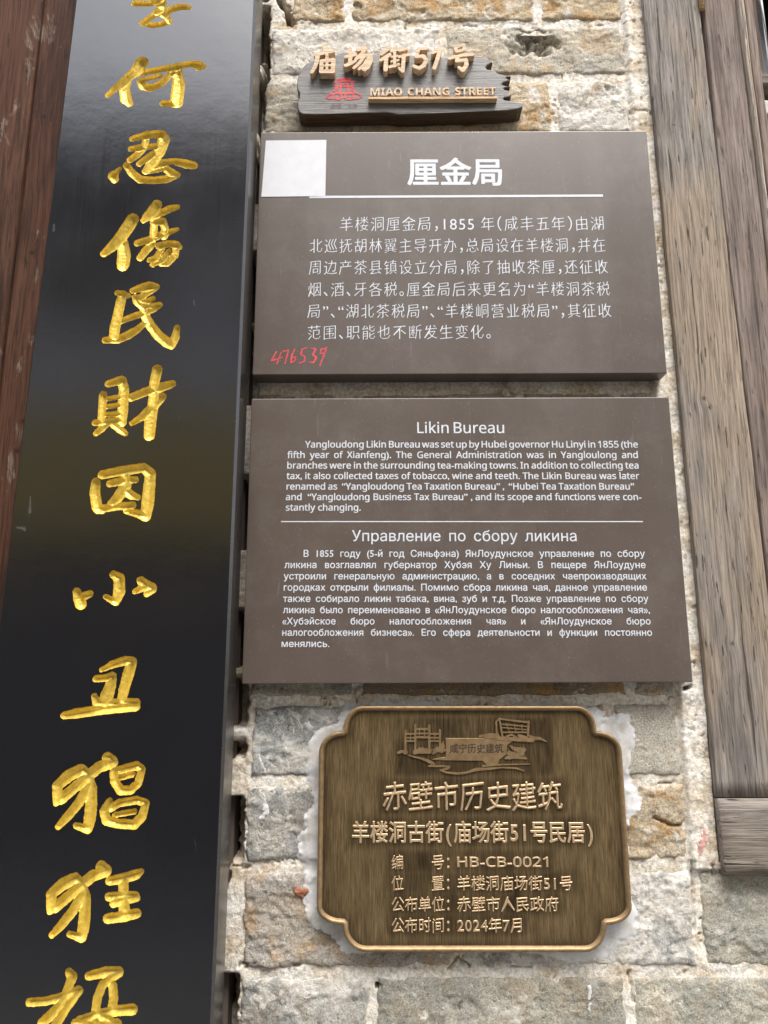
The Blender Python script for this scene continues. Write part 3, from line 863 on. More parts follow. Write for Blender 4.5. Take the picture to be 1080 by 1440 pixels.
LINES = [  # text rows as pixel rectangles: they carry the dark patina round the lettering
 (539, 789, 1101, 1138), (495, 834, 1156, 1184), (551, 772, 1203, 1222), (551, 805, 1233, 1252), (551, 785, 1262, 1281), (551, 737, 1292, 1311), (562, 770, 1015, 1085)]
def plaque_field():
    a = np.array(inn); res = .0025
    xs = np.arange(a[:, 0].min()-.004, a[:, 0].max()+.006, res); zs = np.arange(a[:, 1].min()-.004, a[:, 1].max()+.006, res)
    X, Z = np.meshgrid(xs, zs)
    Fd = poly_sdf(inn, X, Z)
    V, FV, fc, be = contour(Fd, xs, zs)
    o = mesh_from('plate', np.c_[V[:, 0], np.full(len(V), YF), V[:, 1]], fc, M['bronze'], plaque)
    pat = np.exp(-FV/.009)*.75
    for x0, x1, y0, y1 in LINES:
        ax, az = PXZ(x0, y1, YB); bx, bz = PXZ(x1, y0, YB)
        d = np.hypot(np.maximum(np.maximum(ax-V[:, 0], V[:, 0]-bx), 0), np.maximum(np.maximum(az-V[:, 1], V[:, 1]-bz), 0))
        pat = np.maximum(pat, .68*np.exp(-(d/.0085)**2))
    pat = np.clip(pat*(1+.5*fbm(V[:, 0]*40, V[:, 1]*18, 31, 3)), 0, 1)
    at = o.data.attributes.new('patina', 'FLOAT', 'POINT'); at.data.foreach_set('value', pat.astype(np.float32))
plaque_field()
extrude_poly('back_plate', [tuple(p) for p in inset(opts, .0015)], YF+.001, .0, M['bronze_hi'], plaque)
bk = dict(extrude=.030, bevel=.014)
cjk('lettering', plaque, M['bronze_let'], '赤壁市历史建筑', YF, 38, 1119.5, 537, 791, .10, brush=True, **bk)
cjk('lettering', plaque, M['bronze_let'], '羊楼洞古街(庙场街51号民居)', YF, 29, 1170, 494, 836, .0, bold=.0002, **bk)
sm = dict(extrude=.035, bevel=.018)
cjk('lettering', plaque, M['bronze_let'], '编', YF, 20, 1212.5, 550, 568, .08, brush=True, **sm); cjk('lettering', plaque, M['bronze_let'], '号：', YF, 20, 1212.5, 606, 635, .08, brush=True, **sm)
latin('lettering', plaque, M['bronze_let'], 'HB-CB-0021', YF, 1219, 14, 643, 771, **sm)
cjk('lettering', plaque, M['bronze_let'], '位', YF, 20, 1242, 550, 568, .08, brush=True, **sm); cjk('lettering', plaque, M['bronze_let'], '置：', YF, 20, 1242, 606, 635, .08, brush=True, **sm)
cjk('lettering', plaque, M['bronze_let'], '羊楼洞庙场街51号', YF, 20, 1242, 642, 806, .08, brush=True, **sm)
cjk('lettering', plaque, M['bronze_let'], '公布单位：', YF, 20, 1271.5, 550, 635, .08, brush=True, **sm); cjk('lettering', plaque, M['bronze_let'], '赤壁市人民政府', YF, 20, 1271.5, 642, 786, .08, brush=True, **sm)
cjk('lettering', plaque, M['bronze_let'], '公布时间：', YF, 20, 1301, 550, 635, .08, brush=True, **sm); cjk('lettering', plaque, M['bronze_let'], '2024年7月', YF, 20, 1301, 642, 737, .08, brush=True, **sm)
# relief picture: memorial arch, wall with inscription, old house, winding path
RZ = (540, 980, 4.32)
ra = [[(130, 205, 12), (130, 330, 12)], [(190, 172, 13), (190, 330, 13)], [(275, 172, 13), (275, 330, 13)], [(340, 202, 12), (340, 315, 12)],
      [(190, 195, 12), (275, 195, 12)], [(190, 222, 9), (275, 222, 9)], [(190, 245, 12), (275, 245, 12)], [(132, 225, 10), (188, 225, 10)], [(132, 248, 8), (188, 248, 8)], [(132, 268, 10), (188, 268, 10)],
      [(278, 225, 10), (338, 225, 10)], [(278, 248, 8), (338, 248, 8)], [(278, 268, 10), (338, 268, 10)], [(215, 195, 6), (215, 245, 6)], [(245, 195, 6), (245, 245, 6)], [(160, 225, 6), (160, 268, 6)], [(308, 225, 6), (308, 268, 6)]]
raised('relief_arch', strokes_px([(*RZ, ra)], YF), .0005, YF-.0016, YF, M['bronze_hi'], plaque, .0002, 1)
rb = [[(85, 338, 14), (110, 330, 18), (135, 338, 20)], [(190, 338, 26), (215, 325, 34), (250, 328, 32), (285, 330, 24)], [(300, 335, 26), (325, 318, 30), (350, 322, 34), (360, 275, 10)], [(350, 322, 30), (372, 325, 14)],
      [(770, 300, 14), (800, 320, 24), (850, 320, 22)], [(760, 340, 26), (800, 350, 26), (840, 345, 24)], [(740, 370, 18), (790, 365, 20), (860, 372, 14)], [(850, 320, 16), (835, 350, 18)]]
for rbi in (rb[:1], rb[1:2], rb[2:4], rb[4:]):
    raised('relief_bush', strokes_px([(*RZ, rbi)], YF), .0005, YF-.0015, YF, M['bronze_hi'], plaque, .0009, 2)
pn = [(375, 250), (770, 250), (772, 276), (748, 292), (742, 350), (700, 382), (690, 415), (622, 415), (600, 388), (370, 386), (290, 380), (330, 370), (375, 364)]
extrude_poly('relief_panel', [PXZ(RZ[0]+u/RZ[2], RZ[1]+v/RZ[2], YF) for u, v in pn], YF-.0012, YF, M['bronze_hi'], plaque, .0004)
rh = [[(680, 150, 10), (685, 245, 12)], [(700, 130, 10), (720, 245, 12)], [(682, 150, 8), (700, 130, 8)], [(700, 133, 10), (880, 155, 12)], [(878, 150, 12), (874, 235, 12)], [(705, 165, 7), (870, 180, 7)], [(712, 185, 6), (870, 200, 6)],
      [(715, 215, 9), (870, 215, 9)], [(740, 160, 5), (760, 210, 5)], [(790, 165, 5), (800, 210, 5)], [(835, 170, 5), (840, 210, 5)], [(735, 245, 12), (775, 228, 10), (800, 245, 12)], [(690, 252, 20), (900, 262, 26)], [(820, 235, 20), (860, 250, 26)],
      [(880, 235, 10), (915, 252, 22), (945, 252, 16), (985, 270, 7)], [(580, 240, 12), (640, 228, 14), (690, 232, 18)], [(610, 245, 12), (700, 245, 14)]]
raised('relief_house', strokes_px([(*RZ, rh)], YF), .0005, YF-.0016, YF, M['bronze_hi'], plaque, .0003, 3)
rp = [[(150, 355, 7), (235, 376, 14), (280, 395, 18), (305, 408, 12), (272, 421, 9), (345, 420, 9), (396, 424, 12), (385, 435, 12), (342, 445, 10), (380, 458, 12), (450, 466, 14), (500, 460, 12), (560, 440, 18), (640, 436, 14), (710, 428, 10), (800, 432, 10), (850, 449, 7)],
      [(600, 420, 10), (700, 412, 8), (885, 408, 5)]]
raised('relief_path', strokes_px([(*RZ, rp)], YF), .0005, YF-.0014, YF, M['bronze_hi'], plaque, .0002, 4)
cjk('lettering', plaque, M['dark_ink'], '咸宁历史建筑', YF-.0014, 12.5, 1052.5, 632, 708, .10, bold=.0002)

# white cement smeared round the plaque
def smear():
    xs = np.arange(-.15, .38, .0018); zs = np.arange(1.195, 1.60, .0018)
    X, Z = np.meshgrid(xs, zs)
    d = -poly_sdf(opts, X, Z)           # >0 outside the plaque
    wid = .0085+.011*fbm(X*13, Z*13, 41, 3)+.0045*fbm(X*55, Z*55, 42, 4)+.0022*fbm(X*190, Z*190, 45, 3)
    cx, cz = PXZ(885, 1010, 0); wid = wid+.022*np.exp(-((X-cx)**2+(Z-cz)**2)/.0030)
    for px, py, a, s in ((895, 1120, .016, .0012), (428, 1070, .014, .0030), (425, 1200, .014, .0030), (880, 1310, .024, .0012), (450, 1300, .014, .0010), (700, 990, -.012, .02), (600, 1350, -.010, .01), (780, 1345, .004, .003), (890, 1230, -.02, .0012)):
        cx, cz = PXZ(px, py, 0); wid = wid+a*np.exp(-((X-cx)**2+(Z-cz)**2)/s)
    Fd = wid-np.maximum(d, 0)
    Fd = np.where(d < -.012, -.001, Fd)
    V, FV, fc, be = contour(Fd, xs, zs)
    y = wall_y(V[:, 0], V[:, 1])
    global front
    keepf = front.copy(); fb = np.clip(front, -.008, .004)
    for _ in range(10):
        fb = (fb+np.roll(fb, 1, 0)+np.roll(fb, -1, 0)+np.roll(fb, 1, 1)+np.roll(fb, -1, 1))/5
    front = fb; ys = wall_y(V[:, 0], V[:, 1]); front = keepf
    k = sstep(.001, .007, FV)
    yy = np.minimum(y, y*(1-k)+(ys-.0006)*k)-.0002-.0006*sstep(0, .006, FV)
    yy = np.maximum(np.minimum(yy, .001), -.0115)
    mesh_from('cement_smear', np.c_[V[:, 0], yy, V[:, 1]], fc, M['smear'], wall, True)
smear()
# loose lime flakes and drips, a chalk figure and a red mark on the bricks
def decal(name, groups, mat, lift, res=.0009, rough=.0004, seed=0):
    sts = strokes_px(groups, -.004)
    a = np.array([p for q in sts for p in q]); m = a[:, 2].max()+.003
    xs = np.arange(a[:, 0].min()-m, a[:, 0].max()+m, res); zs = np.arange(a[:, 1].min()-m, a[:, 1].max()+m, res)
    X, Z = np.meshgrid(xs, zs)
    Fd = stroke_field(sts, xs, zs)+rough*fbm(X*220, Z*220, seed, 3)
    V, FV, fc, be = contour(Fd, xs, zs)
    y = wall_y(V[:, 0], V[:, 1])-lift*(.3+.7*sstep(0, .002, FV))
    mesh_from(name, np.c_[V[:, 0], y, V[:, 1]], fc, mat, wall, True)
Z2 = (300, 940, 2.881)
decal('chalk_figure', [(*Z2, [[(285, 190, 3), (250, 230, 4), (237, 275, 4), (255, 300, 4), (282, 285, 4), (285, 262, 3), (265, 255, 3), (245, 268, 3)], [(305, 180, 3), (325, 225, 4), (325, 285, 3)], [(195, 195, 3), (225, 205, 3)]])], M['chalk'], .0006, rough=.0008, seed=3)
for k_, st_ in enumerate(([[(180, 352, 7), (190, 375, 11), (200, 400, 9), (212, 428, 4)]], [[(380, 225, 22), (395, 240, 18)]], [[(205, 540, 18), (215, 580, 24), (190, 610, 12)]], [[(130, 640, 12), (125, 740, 10)]])):
    decal('lime_drip', [(*Z2, st_)], M['smear'], .0009, rough=.0022, seed=5+k_)
for k_, st_ in enumerate(([[(492, 208, 9), (495, 225, 12), (490, 245, 6)]], [[(492, 262, 8), (490, 282, 11)]])):
    decal('lime_drip', [(620, 1300, 2.348, st_)], M['smear'], .0008, rough=.0012, seed=15+k_)
M['pink'] = m_plain('faded_pink_paint', (.62, .36, .32), .9, vary=.25, scale=260)
decal('pink_mark', [(880, 960, 5.145, [[(570, 1060, 26), (560, 1110, 46), (545, 1180, 50), (530, 1230, 24)], [(620, 1295, 22), (628, 1315, 16)]])], M['pink'], .0007, rough=.0028, seed=8)
M['redchip'] = m_plain('red_brick_chip', (.40, .17, .10), .9, vary=.25, scale=120)
decal('brick_chip', [(300, 1180, 4.154, [[(490, 300, 44), (520, 315, 60), (540, 300, 40)]])], M['redchip'], .0022, rough=.0015, seed=9)

# ------------------------------------------------------------------ brown information signs
YS = -.034
def panel(name, label, cx, cz, loc):
    t = thing(name, label, 'sign', loc)
    box('panel', cx-.3, cx+.3, YS, -.001, cz-.2, cz+.2, M['sign'], t, .0012, 2)
    return t
s1 = panel('information_sign', 'brown panel with white Chinese text, a white square corner sticker and a red handwritten number', .1096, 2.2163, (.1096, 0, 2.0163))
YT = YS-.0003
cjk('heading', s1, M['white'], '厘金局', YT, 37, 241.5, 572, 709, 0, bold=.0011)
def rule(parent, x0, y0, x1, y1, th):
    a, b = P(x0, y0, YT), P(x1, y1, YT); h = M_PX(x0, y0, YT)*th/2
    mesh_from('rule', [(a.x, YT, a.z-h), (b.x, YT, b.z-h), (b.x, YT, b.z+h), (a.x, YT, a.z+h)], [(0, 1, 2, 3)], M['white'], parent)
rule(s1, 435, 277, 848, 275, 3.4)
rows = [('羊楼洞厘金局，1855 年（咸丰五年）由湖', 315, 476, 851), ('北巡抚胡林翼主导开办，总局设在羊楼洞，并在', 345.5, 434, 853), ('周边产茶县镇设立分局，除了抽收茶厘，还征收', 376, 433, 856),
        ('烟、酒、牙各税。厘金局后来更名为“羊楼洞茶税', 407, 432, 859), ('局”、“湖北茶税局”、“羊楼峒营业税局”，其征收', 437.5, 431, 861), ('范围、职能也不断发生变化。', 467.5, 431, 693)]
for tx, y, a, b in rows:
    cjk('lettering', s1, M['white'], tx, YT, 19.5, y, a, b, .09, slope=-1.0, narrow=.93, brush=True)
red = [[(165, 1060, 5), (140, 1105, 7), (192, 1088, 5)], [(186, 1065, 5), (166, 1120, 6)], [(196, 1060, 5), (222, 1054, 6), (205, 1117, 6)], [(252, 1048, 5), (237, 1080, 7), (233, 1112, 7), (252, 1106, 6), (256, 1086, 6), (238, 1092, 5)],
       [(310, 1042, 5), (287, 1050, 7), (280, 1075, 7), (300, 1084, 7), (296, 1108, 7), (274, 1116, 5)], [(330, 1046, 6), (352, 1048, 8), (337, 1075, 8), (354, 1088, 8), (342, 1112, 7), (322, 1112, 6)],
       [(398, 1045, 6), (376, 1050, 7), (372, 1070, 6), (393, 1068, 6), (403, 1040, 6), (386, 1090, 7), (370, 1128, 5)]]
raised('handwritten_number', strokes_px([(340, 180, 3.375, red)], YT), .0005, YT, YS, M['red_ink'], s1, .0003, 5)
q = [P(374, 198, YS), P(459, 197, YS), P(457.5, 276, YS), P(367.5, 277, YS)]
extrude_poly('sticker', [(p.x, p.z) for p in q], YS-.0006, YS, M['paper'], s1)

s2 = panel('information_sign', 'brown panel with white English text above white Russian text', .1093, 1.7798, (.1093, 0, 1.5798))
kw = dict(bold=.00022)
latin('heading', s2, M['white'], 'Likin Bureau', YT, 609, 15.5, 587, 709, bold=.0002)
en = ['Yangloudong Likin Bureau was set up by Hubei governor Hu Linyi in 1855 (the', 'fifth year of Xianfeng). The General Administration was in Yangloulong and',
      'branches were in the surrounding tea-making towns. In addition to collecting tea', 'tax, it also collected taxes of tobacco, wine and teeth. The Likin Bureau was later',
      'renamed as  “Yangloudong Tea Taxation Bureau” ,  “Hubei Tea Taxation Bureau”', 'and  “Yangloudong Business Tax Bureau” , and its scope and functions were con-', 'stantly changing.']
ex = [(429, 897), (404, 897), (404, 898), (403, 899), (403, 892), (402, 902), (402, 507)]
for i, (tx, (a, b)) in enumerate(zip(en, ex)):
    latin('lettering', s2, M['white'], tx, YT, 629.3+i*14.78, 9.3, a, b, i != 6, xs=1.0, **kw)
rule(s2, 395, 733.5, 904, 733.5, 1.5)
cyr('heading', s2, M['white'], 'Управление по сбору ликина', YT, 761, 15.5, 495, 811, grow=.004)
ru = ['В 1855 году (5-й год Сяньфэна) ЯнЛоудунское управление по сбору', 'ликина возглавлял губернатор Хубэя Ху Линьи. В пещере ЯнЛоудуне', 'устроили генеральную администрацию, а в соседних чаепроизводящих',
      'городках открыли филиалы. Помимо сбора ликина чая, данное управление', 'также собирало ликин табака, вина, зуб и т.д. Позже управление по сбору', 'ликина было переименовано в «ЯнЛоудунское бюро налогообложения чая»,',
      '«Хубэйское бюро налогообложения чая» и «ЯнЛоудунское бюро', 'налогообложения бизнеса». Его сфера деятельности и функции постоянно', 'менялись.']
rx = [(427, 907), (400, 908), (399, 909), (399, 910), (398, 912), (398, 914), (397, 915), (397, 917), (396, 463)]
for i, (tx, (a, b)) in enumerate(zip(ru, rx)):
    cyr('lettering', s2, M['white'], tx, YT, 783+i*15.85, 9.7, a, b, i != 8)

# ------------------------------------------------------------------ wooden house-number plate
YP = -.032
pl = [(410+u/6.75, 50+v/6.75) for u, v in ((1000, 195), (840, 185), (760, 178), (640, 165), (490, 158), (420, 180), (300, 212), (200, 236), (140, 262), (95, 320), (65, 380), (48, 455), (55, 510), (76, 545), (74, 585), (54, 635), (58, 690), (76, 728), (110, 748), (400, 740), (900, 728))]
pr = [(560+u/6, 50+v/6) for u, v in ((0, 662), (300, 655), (600, 642), (900, 632), (1010, 618), (1050, 600), (1054, 580), (1035, 566), (955, 552), (900, 545), (884, 535), (895, 522), (945, 514), (958, 492), (936, 490), (940, 466), (900, 458), (888, 447), (900, 437), (945, 430), (890, 420), (872, 410), (885, 396), (946, 376), (908, 358), (915, 350), (952, 344), (900, 336), (845, 322), (815, 300), (790, 290), (748, 284), (738, 268), (752, 248), (797, 224), (760, 200), (700, 178), (640, 166), (520, 172), (400, 180), (250, 176), (100, 165))]
plate = thing('house_number_plate', 'dark wooden house-number board with a splintered right end and pale cut-out characters', 'sign', (.02, 0, 2.45))
pb = extrude_poly('board', [PXZ(a, b, YP) for a, b in pl+pr], YP, -.003, M['plate'], plate, .0015, 2)
pb.data.materials.append(M['ply_side'])
for f_ in pb.data.polygons:
    if abs(f_.normal.y) < .35: f_.material_index = 1
HN = [(410, 50, 6.75, [
   [(318, 105, 52), (325, 140, 46)], [(232, 180, 42), (310, 158, 44), (392, 145, 38)], [(248, 185, 42), (238, 250, 42), (215, 310, 38), (190, 348, 32)], [(284, 240, 36), (282, 330, 42)], [(284, 240, 38), (398, 228, 42), (392, 325, 44)], [(280, 338, 44), (392, 338, 42)], [(335, 185, 32), (335, 335, 26)], [(284, 286, 24), (395, 280, 22)]]),
 (410, 50, 6.75, [[(556, 120, 38), (560, 200, 40), (552, 262, 36)], [(512, 202, 34), (608, 178, 34)], [(514, 282, 38), (570, 258, 36), (606, 240, 28)], [(630, 132, 38), (700, 118, 40), (672, 165, 38), (612, 222, 34)], [(612, 218, 32), (700, 185, 38), (752, 185, 44), (748, 240, 44), (720, 300, 44), (692, 322, 40), (665, 305, 26)],
   [(685, 205, 32), (640, 262, 34), (592, 305, 30)], [(722, 215, 28), (690, 275, 34), (640, 318, 30)]]),
 (410, 50, 6.75, [[(925, 118, 38), (852, 176, 32)], [(930, 180, 38), (848, 232, 34)], [(898, 210, 40), (892, 322, 44)], [(945, 148, 26), (1012, 130, 26)], [(978, 100, 32), (978, 290, 28)], [(952, 200, 24), (1008, 190, 24)], [(948, 243, 24), (1015, 232, 24)], [(932, 296, 32), (1018, 272, 30)]]),
 (560, 50, 6.0, [[(12, 125, 26), (66, 108, 30)], [(8, 178, 26), (84, 160, 28)], [(48, 168, 34), (42, 240, 34), (36, 298, 34)], [(36, 300, 28), (8, 274, 22)]]),
 (560, 50, 6.0, [[(238, 108, 28), (172, 110, 30), (152, 178, 30), (212, 172, 34), (238, 208, 36), (215, 250, 38), (176, 275, 36), (132, 256, 30)]]),
 (560, 50, 6.0, [[(355, 110, 32), (336, 180, 36), (304, 274, 34)], [(350, 118, 28), (292, 145, 26)]]),
 (560, 50, 6.0, [[(482, 98, 28), (552, 76, 32), (560, 118, 28), (492, 132, 28), (482, 98, 28)], [(432, 190, 30), (540, 165, 32), (628, 155, 34)], [(505, 178, 30), (492, 214, 30), (572, 204, 36), (576, 246, 38), (545, 292, 36), (512, 266, 26)]])]
YN = YP-.012
for grp in ([HN[0]], [HN[1]], [HN[2], HN[3]], [HN[4]], [HN[5]], [HN[6]]):
    st = [[(x_, z_, r_*.9) for x_, z_, r_ in q_] for q_ in strokes_px(grp, YN)]
    raised('character', st, .0006, YN, YP, M['carved'], plate, .0001, 6)
a, b = P(518, 136.5, YP-.008), P(699, 134.5, YP-.008)
bmn = box('ledge', a.x, b.x, YP-.009, YP, a.z-.0045, a.z-.0005, M['pinewood'], plate, .0004)
latin('lettering', plate, M['carved'], 'MIAO CHANG STREET', YP-.006, 136, 10.5, 521, 697, extrude=.16, heavy=True, slope=-1.2)
em = [[(440, 418, 12), (500, 408, 16), (560, 416, 12)], [(400, 448, 12), (440, 440, 14), (500, 428, 18), (560, 440, 14), (605, 440, 12)], [(500, 405, 18), (500, 435, 22)], [(418, 490, 12), (580, 482, 12)], [(400, 530, 14), (430, 490, 14)], [(425, 455, 12), (425, 480, 14)], [(575, 450, 12), (575, 480, 14)],
      [(470, 455, 14), (468, 540, 14)], [(535, 455, 14), (535, 540, 14)], [(580, 480, 14), (600, 540, 14)], [(470, 465, 12), (535, 460, 12)], [(435, 490, 10), (440, 525, 12)], [(565, 485, 10), (562, 525, 12)],
      [(330, 590, 9), (350, 565, 10), (390, 555, 12), (440, 545, 12), (500, 555, 12), (560, 545, 12), (620, 550, 12), (655, 565, 10), (668, 585, 9)], [(400, 590, 12), (395, 565, 10), (430, 548, 12), (470, 560, 12), (480, 590, 14), (455, 605, 12), (430, 595, 10), (440, 578, 9)],
      [(590, 590, 12), (590, 562, 10), (550, 548, 12), (515, 562, 12), (505, 590, 14), (530, 605, 12), (555, 595, 10), (548, 578, 9)], [(330, 590, 8), (360, 605, 9), (385, 600, 9), (375, 580, 8)], [(668, 585, 8), (635, 600, 9), (615, 598, 9), (622, 578, 8)], [(400, 600, 10), (450, 612, 10)], [(540, 612, 10), (600, 600, 10)]]
raised('emblem', strokes_px([(410, 50, 6.75, [[(u, v, w*1.12) for u, v, w in q_] for q_ in em])], YP), .0004, YP-.0005, YP, M['red_paint'], plate, .0001, 7)
cjk('lettering', plate, M['dark_red'], '赤壁·文旅', YP-.0004, 6.2, 149, 465, 503, 0)

